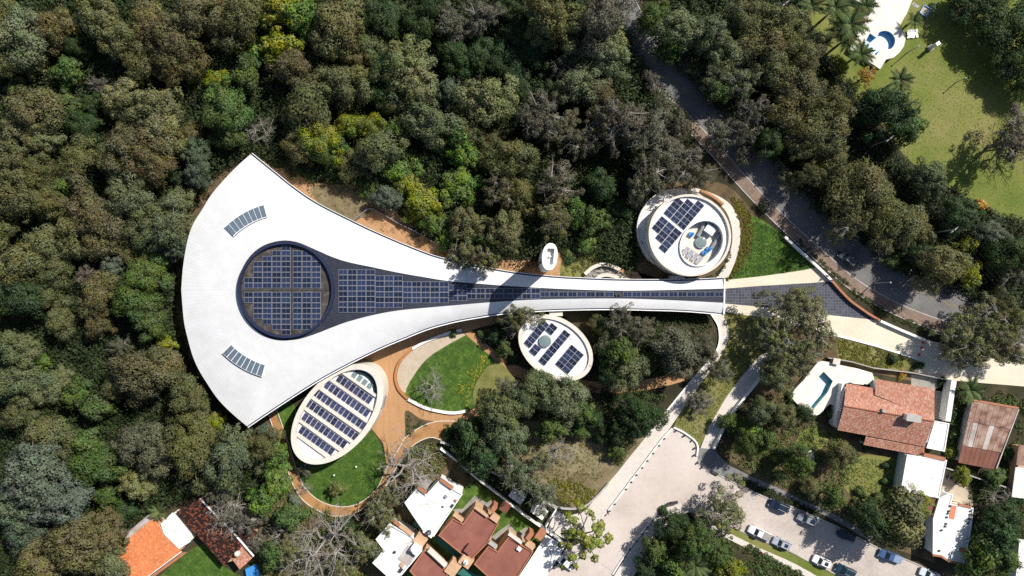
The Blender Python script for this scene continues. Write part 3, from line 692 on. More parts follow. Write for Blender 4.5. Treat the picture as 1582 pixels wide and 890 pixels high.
def dome(parent, px, py, z, r, name='dome_skylight'):
    w_ = P(px, py, z); mb = MB()
    mb.tube([(w_.x, w_.y, z), (w_.x, w_.y, z+0.5)], [r, r], 28); fr = mb.build(name, M['grey'], parent)
    mb = MB(); pts = [(w_.x, w_.y, z+0.49 + 0.035*k) for k in range(5)]; mb.tube(pts, [r*0.92, r*0.86, r*0.72, r*0.45, 0.02], 28)
    mb.build('glass', M['clear'], fr, smooth=True)
dome(sm_, *zoom7(958, 186), 4.56, 9.2*S)
mb = MB(); a_ = P(859, 481, 4.2); mb.box((a_.x, a_.y, 0), 20*S, 14*S, 4.2); mb.build('link_bridge', M['cream'], sm_)

# round pavilion with the roof court
rd = empty('round_pavilion', P(1064, 362, 0), 'round cream pavilion with solar panels and a sunken oval roof court', 'building')
def z4(x, y): return (900 + x/4.944, 270 + y/4.944)
cx, cy = z4(800, 430)
low_o = ellipse_px(1047.5, 354, 62.5, 62.5, 30, 96); 
prism_w(px_world(low_o, 2.6), 0, 2.6).build('terrace', M['membrane'], rd)
ring_w('terrace_parapet', px_world(ellipse_px(1047.5, 354, 63.5, 63.5, 30, 96), 3.0)[::-1], px_world(ellipse_px(1047.5, 354, 62, 62, 30, 96), 3.0)[::-1], 0.0, 3.0, M['cream'], rd)
ZC = 6.6; mx_, my_ = z4(820, 462)
ring_w('parapet', px_world(ellipse_px(mx_, my_, 64.5, 62.5, 40, 96), ZC)[::-1], px_world(ellipse_px(mx_, my_, 61, 59, 40, 96), ZC)[::-1], 0.0, ZC, M['cream'], rd)
rim = ellipse_px(mx_, my_, 61.3, 59.3, 40, 96); crt = ellipse_px(*z4(912, 522), 38.5, 31.5, -52, 96)
# flat roof with an oval hole: zipper two loops by angle round the hole
hx, hy = z4(912, 522)
def by_angle(loop):
    return sorted(loop, key=lambda p: math.atan2(p[1]-hy, p[0]-hx))
def loop_at(loop, ang):
    best = None
    n = len(loop)
    for i in range(n):
        (x0, y0), (x1, y1) = loop[i], loop[(i+1)%n]; dx, dy = math.cos(ang), math.sin(ang)
        den = (x1-x0)*dy - (y1-y0)*dx
        if abs(den) < 1e-9: continue
        t = ((hx-x0)*dy - (hy-y0)*dx)/den
        if 0 <= t <= 1:
            x, y = x0+(x1-x0)*t, y0+(y1-y0)*t
            if (x-hx)*dx + (y-hy)*dy > 0: best = (x, y)
    return best
mb = MB(); n = 120; vs = []
for k in range(n):
    a = 2*math.pi*k/n; vs.append(P(*loop_at(crt, a), 6.05)); vs.append(P(*loop_at(rim, a), 6.05))
mb.add(vs, [(2*k, 2*k+1, (2*k+3)%(2*n), (2*k+2)%(2*n)) for k in range(n)]); mb.build('roof', M['membrane'], rd)
cw = [loop_at(crt, 2*math.pi*k/n) for k in range(n)]
ctr = [(hx+(x-hx)*0.955, hy+(y-hy)*0.955) for x, y in cw]
ring_w('court_parapet', px_world(cw, 6.5), px_world(ctr, 6.5), 4.35, 6.5, M['wall_white'], rd)
prism_w(px_world(cw, 4.3), 2.7, 4.3).build('court_floor', M['cream'], rd)
pmR = panel_mesh('solar_panel', 13.4*S*0.96, 8.0*S*0.96, M['cells'], 2, 1)
# panels: columns run along LD, stepped
def rgroup(x0, y0, counts, offs):
    for j, (n_, of) in enumerate(zip(counts, offs)):
        for i in range(n_):
            x = x0 + WD[0]*13.9*j + LD[0]*8.35*(i+of); y = y0 + WD[1]*13.9*j + LD[1]*8.35*(i+of)
            put_panel(pmR, rd, x, y, 6.12, math.atan2(-WD[1], WD[0]))
x0, y0 = z4(735, 205); rgroup(x0, y0, [4, 5, 6], [0, -1, -2])
x0, y0 = z4(618, 350); rgroup(x0, y0, [3, 4, 5], [0, 0, 0])
dome(rd, *z4(902, 518), 4.31, 8.6*S)
mb = MB(); w_ = P(*z4(975, 420), 5.5); mb.box((w_.x, w_.y, 4.31), 2.1, 1.7, 1.3, math.radians(-35)); mb.build('air_handler', M['white_paint'], rd)
for (a, b) in (((880,470),(925,370)), ((985,560),(1040,455))):
    A_, B_ = P(*z4(*a), 4.8), P(*z4(*b), 4.8); mb = MB(); mb.tube([A_, (A_+B_)/2 + Vector((0.2,0,0)), B_], [0.42,0.42,0.42], 8); mb.build('air_duct', M['grey'], rd)
for x, y in ((835,455), (935,598), (968,568)):
    w_ = P(*z4(x, y), 4.9); mb = MB(); mb.box((w_.x-0.1, w_.y, 4.31), 0.95, 0.7, 0.7, math.radians(-30)); mb.tube([(w_.x, w_.y, 5.0), (w_.x+0.3, w_.y+0.3, 5.25)], [0.3, 0.2], 8); mb.build('blue_pump', M['blue_tarp'], rd)
for k in range(4):
    w_ = P(*z4(790+34*k, 582+23*k), 5.0); mb = MB(); mb.box((w_.x, w_.y, 4.9), 0.95, 1.75, 0.06, math.radians(-35), tilt=0.2)
    mb.box((w_.x-0.3, w_.y-0.4, 4.31), 0.06, 0.06, 0.6); mb.box((w_.x+0.3, w_.y+0.4, 4.31), 0.06, 0.06, 0.68); mb.build('heater_panel', M['alu'], rd)
mb = MB(); a_ = P(*z4(732, 790), 3.4); mb.box((a_.x, a_.y-0.6, 0), 20*S, 16*S, 3.2); mb.build('link_bridge', M['cream'], rd)
pr = [z4(x, y) for x, y in ((830,95),(930,120),(1060,175),(1140,240),(1190,330),(1205,440),(1195,560),(1160,680),(1110,790))]
ri = [z4(x, y) for x, y in ((1020,790),(1090,690),(1135,560),(1145,470),(1135,380),(1095,280),(1020,200),(930,150),(830,120))]
sheet('curved_path', smooth_px(pr, 4, False) + smooth_px(ri, 4, False), lev(5), M['path'])
w = ribbon('timber_bench', [z4(905,118), z4(990,160), z4(1078,225)], 0.5, 0, 0.45, M['rail_wood'], sm=3)
tag(w, 'long orange timber bench on the path behind the round pavilion', 'bench')

# white tower
tw = empty('tower', P(842, 402, 0), 'tall white oval tower with a sunken top beside the long roof', 'tower')
ZT = 21.0
def tower_loop(s=1.0, n=48):
    c = P(849.5, 396.5, ZT); out = []
    for k in range(n):
        u = 2*math.pi*k/n; x = 1.45*s*math.copysign(abs(math.cos(u))**0.85, math.cos(u)); y = 2.55*s*math.copysign(abs(math.sin(u))**0.95, math.sin(u))
        t = math.radians(-6); out.append(Vector((c.x + x*math.cos(t) - y*math.sin(t), c.y + x*math.sin(t) + y*math.cos(t))))
    return out
lo = tower_loop(); c = P(849.5, 396.5, ZT)
t = math.radians(-6); rec = [Vector((c.x + x*math.cos(t) - y*math.sin(t), c.y + x*math.sin(t) + y*math.cos(t))) for x, y in ((-0.62,-1.55),(0.72,-1.45),(0.72,1.6),(-0.62,1.5))]
prism_w(lo, 0, ZT-1.3).build('shaft', M['wall_white'], tw)
# the rim with a rectangular recess
mb = MB(); n = len(lo); inner = []
for p in lo:
    d = p - Vector(c[:2]); best = 1.0
    for i in range(4):
        a, b = rec[i], rec[(i+1)%4]; e = b-a; den = d.x*e.y - d.y*e.x
        if abs(den) < 1e-9: continue
        r = a - Vector(c[:2]); s_ = (r.x*e.y - r.y*e.x)/den; u = (r.x*d.y - r.y*d.x)/den
        if s_ > 0 and -1e-6 <= u <= 1+1e-6: best = min(best, s_)
    inner.append(Vector(c[:2]) + d*best)
ring_w('rim', lo, inner, ZT-1.3, ZT, M['white_paint'], tw)
prism_w(rec, ZT-1.35, ZT-0.95).build('recess_floor', M['membrane'], tw)
mb = MB(); mb.box((c.x+0.1, c.y+0.05, ZT-0.95), 0.35, 0.35, 0.6, 0.6); mb.build('lamp_box', M['white_paint'], tw)
for z in (5, 9, 13, 17):
    mb = MB(); mb.box((c.x-1.42, c.y-0.5, z), 0.16, 1.2, 1.6, t); mb.build('window', M['glass'], tw)

# stone-filled retaining walls above the long roof
sheet('stone_fill', smooth_px([z4(25,760), z4(80,715), z4(160,700), z4(280,735), z4(360,800), z4(100,810), z4(40,812)], 4), lev(6), M['stone'])
def zt(x, y): return (820 + x/8.789, 370 + y/8.789)
w = ribbon('retaining_wall', [zt(735,470), zt(830,390), zt(930,345), zt(1010,338), zt(1120,365), zt(1215,415)], 0.75, 0, 0.9, M['cream'], sm=4)
tag(w, 'outer cream curved retaining wall around stone chips above the roof', 'wall')
w = ribbon('retaining_wall', [zt(880,550), zt(940,500), zt(1030,482), zt(1130,500), zt(1240,535), zt(1345,555)], 0.75, 0, 0.7, M['cream'], sm=4)
tag(w, 'inner cream curved retaining wall touching the long roof edge', 'wall')

# ------------------------------------------------------------------ houses
def tile_slope(name, parent, q, mat, tw_=0.2, tl=0.34, amp=0.035, seed=1, stain=0.0):
    """q: eave0, eave1, ridge1, ridge0 in world; barrel tiles running from eave to ridge"""
    q = [Vector(p) for p in q]; wdt = ((q[1]-q[0]).length + (q[2]-q[3]).length)/2; lng = ((q[3]-q[0]).length + (q[2]-q[1]).length)/2
    nu = max(2, int(wdt/tw_)); nvv = max(2, int(lng/tl)); K = 4; rr = np.random.RandomState(seed)
    nrm = (q[1]-q[0]).cross(q[3]-q[0]).normalized()
    if nrm.z < 0: nrm = -nrm
    V = []; F = []; T = []; cols = nu*K + 1
    for j in range(nvv):
        for e in (0, 1):
            v = (j+e)/nvv
            for i in range(cols):
                u = i/(cols-1); p = (q[0]*(1-u)+q[1]*u)*(1-v) + (q[3]*(1-u)+q[2]*u)*v
                h = amp*math.sin(2*math.pi*i/K) + (0.06 if e == 0 else 0.0)
                V.append(p + nrm*h)
        b = j*2*cols; tint = rr.rand(nu)
        for i in range(cols-1):
            F.append((b+i, b+i+1, b+cols+i+1, b+cols+i)); tv = float(tint[min(nu-1, i//K)]); T.append(tv if stain == 0 else (tv*0.55 if rr.rand() < stain else tv))
    me = bpy.data.meshes.new(name); me.from_pydata([tuple(v) for v in V], [], F)
    at = me.attributes.new('tint', 'FLOAT_COLOR', 'FACE')
    at.data.foreach_set('color', np.array([(t_, t_, t_, 1) for t_ in T], dtype=np.float32).ravel()); me.update()
    o = link(name, me, mat, parent)
    return o

def flat_house(name, px, h, label, roofmat, wallmat, parap=None, ph=0.35, t=0.22, group=None):
    cx_ = sum(p[0] for p in px)/len(px); cy_ = sum(p[1] for p in px)/len(px)
    root = empty(name, P(cx_, cy_, 0), label, 'house', group)
    ws = [Vector(P(x, y, h+ph)[:2]) for x, y in px]
    ins = inset_w(ws, t*0.6)
    mb = prism_w(ins, 0, h - 0.05); me = mb.mesh('wall'); tess(me); link('wall', me, wallmat, root)
    mb = prism_w(inset_w(ws, 0.1), h - 0.1, h); me = mb.mesh('roof'); tess(me); link('roof', me, roofmat, root)
    w2 = [Vector(w[:2]) for w in ccw([(w.x, w.y) for w in ws])]
    ring_w('parapet', w2, inset_w(w2, t), h - 0.3, h + ph, parap or wallmat, root)
    return root

def tank(px, py, z, r, h, mat, label, lidmat=None):
    w_ = P(px, py, z); o = empty('water_tank', (w_.x, w_.y, z), label, 'tank')
    mb = MB(); mb.tube([(w_.x,w_.y,z),(w_.x,w_.y,z+h*0.8),(w_.x,w_.y,z+h*0.93),(w_.x,w_.y,z+h)], [r, r, r*0.8, r*0.45], 18); mb.build('tank_body', mat, o, smooth=False)
    mb = MB(); mb.tube([(w_.x,w_.y,z+h),(w_.x,w_.y,z+h+0.1)], [r*0.42, r*0.4], 14); mb.build('lid', lidmat or mat, o)
    return o

def z1b(x, y): return (560 + x/4.944, 710 + y/4.944)
# white upper house
h1 = flat_house('house', [z1b(585,160), z1b(765,265), z1b(545,590), z1b(460,540), z1b(385,430), z1b(320,330), z1b(420,215), z1b(485,270)], 5.6,
    'white flat-roofed house below the bare tree, uppermost of the cluster', M['membrane'], M['wall_white'], M['white_paint'], 0.3)
def block(root, name, x, y, z0, z1, sx, sy, rz, mat, zm=z1b):
    w_ = P(*zm(x, y), z1); mb = MB(); mb.box((w_.x, w_.y, z0), sx, sy, z1-z0, rz, 0); return mb.build(name, mat, root)
RZ = math.radians(-36)
block(h1, 'terracotta_ledge', 640, 190, 5.0, 6.2, 3.3, 0.5, RZ, M['terracotta'])
block(h1, 'terracotta_ledge', 452, 235, 5.0, 6.2, 2.2, 0.6, RZ, M['terracotta'])
block(h1, 'stair_cap', 470, 180, 4.6, 5.9, 2.4, 2.0, RZ, M['patio'])
block(h1, 'tank_box', 508, 556, 5.5, 6.0, 2.2, 1.5, math.radians(-36), M['white_paint'])
block(h1, 'roof_vent', 635, 285, 5.6, 6.0, 0.6, 0.6, RZ, M['grey']); block(h1, 'roof_vent', 685, 355, 5.6, 6.0, 0.5, 0.6, RZ, M['dark']); block(h1, 'roof_vent', 612, 362, 5.6, 5.9, 0.3, 0.3, RZ, M['dark']); block(h1, 'roof_vent', 710, 315, 5.6, 6.0, 0.5, 0.3, RZ, M['terracotta'])
tank(*z1b(508, 553), 6.01, 0.5, 0.9, M['dark'], 'dark water tank in a white box on the white upper house', M['grey'])
# white lower house
h2 = flat_house('house', [z1b(205,490), z1b(385,592), z1b(455,700), z1b(300,885), z1b(200,905), z1b(75,790), z1b(160,690), z1b(100,610)], 5.6,
    'white flat-roofed house at the bottom edge, leftmost of the cluster', M['membrane'], M['wall_white'], M['white_paint'], 0.3)
block(h2, 'terracotta_ledge', 330, 545, 5.0, 6.2, 3.2, 0.5, RZ, M['peach']); block(h2, 'terracotta_ledge', 270, 500, 5.0, 6.1, 2.2, 0.4, RZ, M['terracotta'])
block(h2, 'roof_box', 405, 690, 5.55, 6.9, 2.0, 1.9, RZ, M['white_paint']); block(h2, 'patio_roof', 345, 735, 5.61, 5.7, 2.6, 3.6, RZ, M['oldzinc'])
block(h2, 'stair_wall', 440, 620, 3.0, 6.0, 2.4, 2.2, RZ, M['peach']); block(h2, 'roof_vent', 245, 710, 5.6, 6.0, 0.5, 0.4, RZ, M['dark']); block(h2, 'roof_vent', 290, 850, 5.6, 6.1, 0.6, 0.8, RZ, M['dark']); block(h2, 'roof_vent', 300, 808, 5.6, 6.0, 0.8, 0.8, RZ, M['peach'])
tank(*z1b(385, 688), 6.91, 0.42, 0.6, M['white_paint'], 'white round tank on the box of the leftmost white house')
# red houses
r1 = flat_house('house', [z1b(855,370), z1b(1040,490), z1b(955,640), z1b(835,765), z1b(745,715), z1b(578,580), z1b(690,450), z1b(765,492)], 5.6,
    'red flat-roofed house in the middle of the cluster below the white house', M['red_roof'], M['peach'], M['terracotta'], 0.28)
block(r1, 'peach_ledge', 730, 445, 5.0, 6.3, 2.4, 0.6, RZ, M['peach']); block(r1, 'peach_ledge', 905, 400, 5.0, 6.3, 3.4, 0.5, RZ, M['peach']); block(r1, 'peach_ledge', 1010, 450, 4.5, 6.2, 1.8, 1.2, RZ, M['peach'])
block(r1, 'chimney', 1000, 380, 3.0, 6.6, 1.0, 1.5, RZ, M['terracotta']); block(r1, 'stair_cap', 815, 690, 5.5, 6.7, 1.6, 1.8, RZ, M['red_roof']); block(r1, 'tank_box', 790, 780, 4.0, 6.0, 2.6, 2.2, RZ, M['peach'])
tank(*z1b(788, 780), 6.01, 0.5, 0.7, M['white_paint'], 'white round tank at the lower corner of the middle red house', M['grey'])
r2 = flat_house('house', [z1b(475,685), z1b(655,860), z1b(640,930), z1b(430,930), z1b(358,852)], 5.4,
    'red flat-roofed house at the bottom edge right of the leftmost white house', M['red_roof'], M['peach'], M['terracotta'], 0.25)
block(r2, 'peach_ledge', 570, 755, 5.0, 6.4, 5.0, 0.7, math.radians(-43), M['cream']); block(r2, 'stair_wall', 690, 835, 3.0, 5.9, 2.4, 3.0, RZ, M['peach'])
r3 = flat_house('house', [z1b(1115,590), z1b(1305,705), z1b(1185,900), z1b(1150,960), z1b(1000,935), z1b(850,800), z1b(960,660), z1b(1030,702)], 5.6,
    'red flat-roofed house at the bottom edge beside the blue-white carport', M['red_roof'], M['peach'], M['terracotta'], 0.28)
block(r3, 'peach_ledge', 995, 655, 5.0, 6.3, 2.0, 0.6, RZ, M['concrete']); block(r3, 'peach_ledge', 1165, 605, 5.0, 6.3, 3.4, 0.5, RZ, M['cream']); block(r3, 'peach_ledge', 1280, 660, 4.5, 6.2, 2.0, 1.0, RZ, M['peach'])
block(r3, 'chimney', 1275, 590, 3.0, 6.6, 1.0, 1.6, RZ, M['terracotta']); block(r3, 'roof_box', 1195, 685, 5.6, 6.2, 0.9, 0.7, RZ, M['white_paint']); block(r3, 'roof_box', 1360, 575, 3.0, 4.2, 1.6, 2.2, RZ, M['terracotta'])
cp = empty('carport', P(828, 862, 0), 'blue-white sheet roof carport between the red house and white car', 'carport')
mb = prism_w(px_world([z1b(1400,575), z1b(1548,665), z1b(1405,895), z1b(1300,960), z1b(1190,900), z1b(1318,706)], 3.4), 3.25, 3.4); me = mb.mesh('roof'); tess(me); link('roof', me, M['membrane'], cp)
for x, y in ((1400,590),(1535,668),(1405,880),(1200,890)):
    w_ = P(*z1b(x, y), 3.2); mb = MB(); mb.box((w_.x, w_.y, 0), 0.15, 0.15, 3.25); mb.build('post', M['grey'], cp)
# red box roof, awnings, patios, planters
w_ = empty('shed', P(*z1b(1090, 365), 0), 'tiny dark red shed between the two red houses gardens', 'shed')
block(w_, 'wall', 1090, 368, 0, 2.6, 1.5, 1.9, RZ, M['peach']); block(w_, 'roof', 1090, 365, 2.62, 2.75, 1.8, 2.2, RZ, M['rust2'])
sheet('patio', [z1b(855,275), z1b(950,330), z1b(985,310), z1b(1030,345), z1b(960,420), z1b(850,370), z1b(780,480), z1b(690,380), z1b(765,375)], lev(3), M['patio'])
sheet('patio', [z1b(1120,490), z1b(1180,560), z1b(1250,515), z1b(1320,560), z1b(1220,640), z1b(1110,585), z1b(1030,690), z1b(970,600)], lev(3), M['patio'])
for i, (a, b, lb) in enumerate((((565,600),(740,740),'dark green awning strip along the middle red house'), ((740,850),(920,930),'dark green awning strip below the bottom red houses'), ((400,470),(470,530),'dark green awning between the two white houses'))):
    A_, B_ = P(*z1b(*a), 2.6), P(*z1b(*b), 2.6); d = B_-A_; mid = (A_+B_)/2
    mb = MB(); mb.box((mid.x, mid.y, 2.5), d.length, 1.6, 0.08, math.atan2(d.y, d.x)); mb.box((A_.x, A_.y, 0), 0.1, 0.1, 2.5); mb.box((B_.x, B_.y, 0), 0.1, 0.1, 2.5)
    tag(mb.build('awning', M['green_net']), lb, 'awning')
def z6(x, y): return (680 + x/3.56, 640 + y/3.56)
w = ribbon('planter_wall', [z6(0,155), z6(70,180), z6(230,290), z6(390,370), z6(510,440), z6(640,520)], 0.35, 0, 1.6, M['concrete'], sm=2)
tag(w, 'upper grey wall of the long planter below the central wood', 'wall')
w = ribbon('planter_wall', [z6(0,190), z6(100,265), z6(190,345), z6(330,450), z6(460,555), z6(575,635), z6(690,725)], 0.35, 0, 1.8, M['wall_white'], sm=2)
tag(w, 'lower white wall of the long planter beside the house gardens', 'wall')
w = ribbon('planter_wall', [z6(575,632), z6(610,570), z6(640,522)], 0.3, 0, 1.7, M['wall_white'], sm=1)
tag(w, 'short white cross wall closing the long planter by the driveway', 'wall')
w = ribbon('curb_wall', [z6(640,515), z6(720,522), z6(790,510), z6(860,455), z6(926,380)], 0.4, 0, 0.6, M['concrete'], sm=3)
tag(w, 'curved concrete edge around the yellow shrub bed by the path', 'wall')
for x, y, lb in ((425,450,'small pale slab roof under trees, nearer the long planter'), (545,535,'small pale slab roof beside the white cross wall')):
    w_ = P(*z6(x, y), 2.4); o = empty('kiosk', (w_.x, w_.y, 0), lb, 'shed'); mb = MB(); mb.box((w_.x, w_.y, 0), 2.6, 1.8, 2.2, RZ); mb.build('wall', M['concrete'], o)
    mb = MB(); mb.box((w_.x, w_.y, 2.23), 3.2, 2.3, 0.16, RZ); mb.build('roof', M['membrane'], o)
sheet('terrace_paving', [z6(640,530), z6(700,560), z6(760,545), z6(740,600), z6(690,690), z6(590,630)], lev(8), M['path'])

# villa with the mottled tile roof
def zv(x, y): return (1200 + x/4.139, 530 + y/4.139)
vl = empty('villa', P(1372, 640, 0), 'villa with mottled red tile gable roof beside the empty pool', 'house')
ZE, ZR = 3.4, 5.4
body = [zv(450,290), zv(1000,370), zv(985,640), zv(400,540)]
prism('wall', body, 0, 3.2, M['wall_white'], vl)
tile_slope('roof', vl, [P(*zv(445,257), ZE), P(*zv(903,345), ZE), P(*zv(1005,498), ZR), P(*zv(430,400), ZR)][0:1] + [P(*zv(1005,362), ZE), P(*zv(1005,498), ZR), P(*zv(430,400), ZR)], M['tile_red'], seed=3)
tile_slope('roof', vl, [P(*zv(388,555), ZE), P(*zv(947,662), ZE), P(*zv(1005,498), ZR), P(*zv(430,400), ZR)], M['tile_red'], seed=4)
tile_slope('roof', vl, [P(*zv(632,230), ZE-0.1), P(*zv(1008,293), ZE-0.1), P(*zv(1006,492), ZR-0.25), P(*zv(900,475), ZR-0.25)][0:2] + [P(*zv(1008,490), ZR-0.45), P(*zv(628,330), ZR-1.05)], M['tile_red'], seed=5)
prism('wall', [zv(640,240), zv(1000,300), zv(1000,480), zv(640,400)], 0, 3.0, M['wall_white'], vl)
tile_slope('porch_roof', vl, [P(*zv(555,650), 2.6), P(*zv(940,722), 2.6), P(*zv(946,664), 3.15), P(*zv(570,597), 3.15)], M['tile_red'], seed=6)
for x in (565, 690, 815, 930):
    w_ = P(*zv(x, 650+(x-555)*0.187-10), 2.4); mb = MB(); mb.box((w_.x, w_.y, 0), 0.25, 0.25, 2.5); mb.build('porch_post', M['wall_white'], vl)
mb = MB(); a_, b_ = P(*zv(430,400), ZR), P(*zv(1005,498), ZR); mb.tube([a_ + Vector((0,0,0.05)), b_ + Vector((0,0,0.05))], [0.17, 0.17], 8); mb.build('ridge', M['terracotta'], vl)
prism('gable_wall', [zv(418,262), zv(440,258), zv(392,548), zv(372,528)], 0, 3.1, M['wall_white'], vl)
w_ = P(*zv(690,435), 6.2); mb = MB(); mb.box((w_.x, w_.y, 4.6), 0.8, 0.6, 1.5, math.radians(-10)); mb.build('chimney', M['concrete'], vl)
w_ = P(*zv(880,482), 7.0); mb = MB(); mb.box((w_.x, w_.y, 4.6), 2.9, 1.3, 2.2, math.radians(-9)); mb.build('tank_housing', M['wall_white'], vl)
mb = MB(); mb.box((w_.x, w_.y, 6.8), 3.1, 1.5, 0.12, math.radians(-9)); mb.build('tank_lid', M['concrete'], vl)
wx_ = flat_house('house_annex', [zv(1012,498), zv(1105,515), zv(1075,695), zv(958,672)], 3.3, 'small white flat annex at the right end of the tiled villa', M['membrane'], M['wall_white'], M['white_paint'], 0.15)
def z5b(x, y): return (1300 + x/4.238, 680 + y/4.238)
wx_ = flat_house('house_annex', [z5b(430,95), z5b(692,132), z5b(640,380), z5b(388,332)], 3.6, 'large white flat roof below the tiled villa with a dirty seam', M['membrane'], M['wall_white'], M['white_paint'], 0.12)
w_ = P(*z5b(485,342), 4.2); mb = MB(); mb.box((w_.x, w_.y, 3.6), 0.9, 0.7, 0.7, -0.2); mb.build('roof_vent', M['concrete'], wx_)
w_ = P(*z5b(612,112), 3.9); mb = MB(); mb.box((w_.x, w_.y, 3.0), 4.6, 0.7, 0.85, math.radians(-12)); mb.build('tile_coping', M['terracotta'], wx_)
rs = empty('shed', P(1425, 785, 0), 'brown rusty sheet roof between the white roof and the pine-like tree', 'shed')
prism('wall', [z5b(460,370), z5b(622,390), z5b(603,495), z5b(445,460)], 0, 2.9, M['concrete'], rs); prism('roof', [z5b(440,360), z5b(630,384), z5b(606,505), z5b(425,468)], 2.95, 3.05, M['rust2'], rs)
wl2 = flat_house('house', [z5b(640,382), z5b(700,350), z5b(735,358), z5b(715,418), z5b(865,445), z5b(850,600), z5b(805,812), z5b(705,790), z5b(655,755), z5b(598,748), z5b(600,515)], 3.5,
    'long white flat-roofed house at lower right with orange patches', M['membrane'], M['wall_white'], M['white_paint'], 0.14)
ribbon('tile_coping', [z5b(598,752), z5b(655,760), z5b(705,794), z5b(800,814)], 0.45, 3.5, 3.72, M['terracotta'], wl2, sm=1)
for x, y, sx, sy in ((730,466,0.95,2.9),(790,718,1.1,0.8)):
    w_ = P(*z5b(x, y), 3.56); mb = MB(); mb.box((w_.x, w_.y, 3.51), sx*1.15, sy*1.15, 0.05, math.radians(-10)); mb.build('roof_patch', M['orange_patch'], wl2)
for x, y in ((712,432),(703,465),(697,480),(690,505),(845,465),(842,487),(838,515),(833,545),(680,565),(655,590),(640,725),(685,548)):
    w_ = P(*z5b(x, y), 3.6); mb = MB(); mb.box((w_.x, w_.y, 3.51), 0.4, 0.35, 0.22, R.random()); mb.build('roof_block', M['dark'], wl2)
prism('tile_coping', [z5b(770,415), z5b(855,435), z5b(850,447), z5b(765,428)], 3.4, 3.8, M['terracotta'], wl2)
sheet('courtyard', [z5b(680,190), z5b(850,260), z5b(860,430), z5b(730,400), z5b(650,350)], lev(3), M['sand'])
for x, y in ((700,243),(732,255),(760,283),(740,215)):
    w_ = P(*z5b(x, y), 0.6); o = empty('barrel', (w_.x, w_.y, 0), {700:'black barrel in the sandy courtyard, nearest the white roof',732:'black barrel in the sandy courtyard, second from the white roof',760:'dark barrel in the sandy courtyard, farthest from the wall',740:'dark crate-like barrel against the courtyard wall'}[x], 'barrel')
    mb = MB(); mb.tube([(w_.x,w_.y,0),(w_.x,w_.y,0.3),(w_.x,w_.y,0.8)], [0.3,0.34,0.3], 12); mb.build('barrel_body', M['black'], o); mb = MB(); mb.tube([(w_.x,w_.y,0.8),(w_.x,w_.y,0.84)], [0.31,0.31], 12); mb.build('rim', M['grey'], o)
w = ribbon('yard_wall', [z5b(690,185), z5b(850,235), z5b(1000,285), z5b(1150,330)], 0.22, 0, 2.0, M['concrete'], sm=1)
tag(w, 'thin grey wall running right from the sandy courtyard', 'wall')
w = ribbon('yard_wall', [zv(1135,240), zv(1120,330), zv(1095,500)], 1.1, 0, 2.6, M['wall_white'], sm=1)
tag(w, 'broad white wall right of the tiled villa yard', 'wall')
sheet('yard', [zv(1010,300), zv(1110,240), zv(1090,500), zv(1010,490)], lev(3), M['patio'])
sheet('yard_path', [zv(860,200), zv(1130,240), zv(1100,320), zv(860,270)], lev(3), M['patio'])
w = ribbon('yard_wall', [zv(330,95), zv(480,120), zv(620,160), zv(880,192), zv(1110,240)], 0.2, 0, 1.4, M['concrete'], sm=1)
tag(w, 'thin grey boundary wall above the villa pool and roof', 'wall')
# rusty shed
sh = empty('shed', P(1524, 672, 0), 'rusty patched sheet-roofed shed right of the tiled villa', 'shed')
prism('wall', [zv(1260,385), zv(1530,430), zv(1390,795), zv(1180,760)], 0, 2.8, M['concrete'], sh)
def rquad(u0, u1, v0, v1):
    a, b, c_, d = zv(1250,370), zv(1545,422), zv(1400,810), zv(1160,765)
    f = lambda u, v: ((a[0]*(1-u)+b[0]*u)*(1-v)+(d[0]*(1-u)+c_[0]*u)*v, (a[1]*(1-u)+b[1]*u)*(1-v)+(d[1]*(1-u)+c_[1]*u)*v)
    return [f(u0,v0), f(u1,v0), f(u1,v1), f(u0,v1)]
for i in range(8):
    u0, u1 = i/8, (i+1)/8
    for j, (v0, v1, mt) in enumerate(((0,0.33,'rust'),(0.33,0.72,'rust'),(0.72,1.0,'rust2'))):
        if j == 1 and i in (0,1,2): mt = 'oldzinc' if i == 1 else 'rust'
        if j == 1 and i == 4: mt = 'oldzinc'
        dz = 0.02*((i+j) % 3) + 0.12*(2-j)
        prism('roof_sheet', rquad(u0+0.004, u1-0.002, v0, v1), 2.85+dz, 2.9+dz, M[mt], sh)
for u in (0.03,0.09,0.15,0.21,0.27): prism('batten', rquad(u, u+0.012, 0.36, 0.7), 3.05, 3.1, M['oldzinc'], sh)
prism('ridge_tiles', rquad(0.0, 1.0, -0.03, 0.0), 2.9, 3.25, M['terracotta'], sh); prism('edge_board', rquad(1.0, 1.025, 0, 0.98), 2.8, 3.25, M['oldzinc'], sh)
fr_ = empty('house', P(1590, 735, 0), 'cut-off red and white house at the right edge below the shed', 'house')
prism('wall', [(1576,690),(1620,695),(1620,770),(1568,765)], 0, 3.0, M['peach'], fr_); prism('roof', [(1574,687),(1622,692),(1622,722),(1570,718)], 3.0, 3.1, M['rust'], fr_); prism('roof', [(1569,722),(1622,726),(1622,775),(1563,768)], 2.9, 3.05, M['membrane'], fr_)
fr2 = empty('house', P(1590, 860, 0), 'cut-off white roof at the bottom right corner', 'house')
prism('wall', [(1576,838),(1620,842),(1620,920),(1568,920)], 0, 2.9, M['wall_white'], fr2); prism('roof', [(1575,836),(1622,840),(1622,925),(1566,925)], 2.95, 3.1, M['membrane'], fr2)
sheet('yard', [(1545,860),(1575,840),(1565,925),(1540,925)], lev(3), M['sand'])

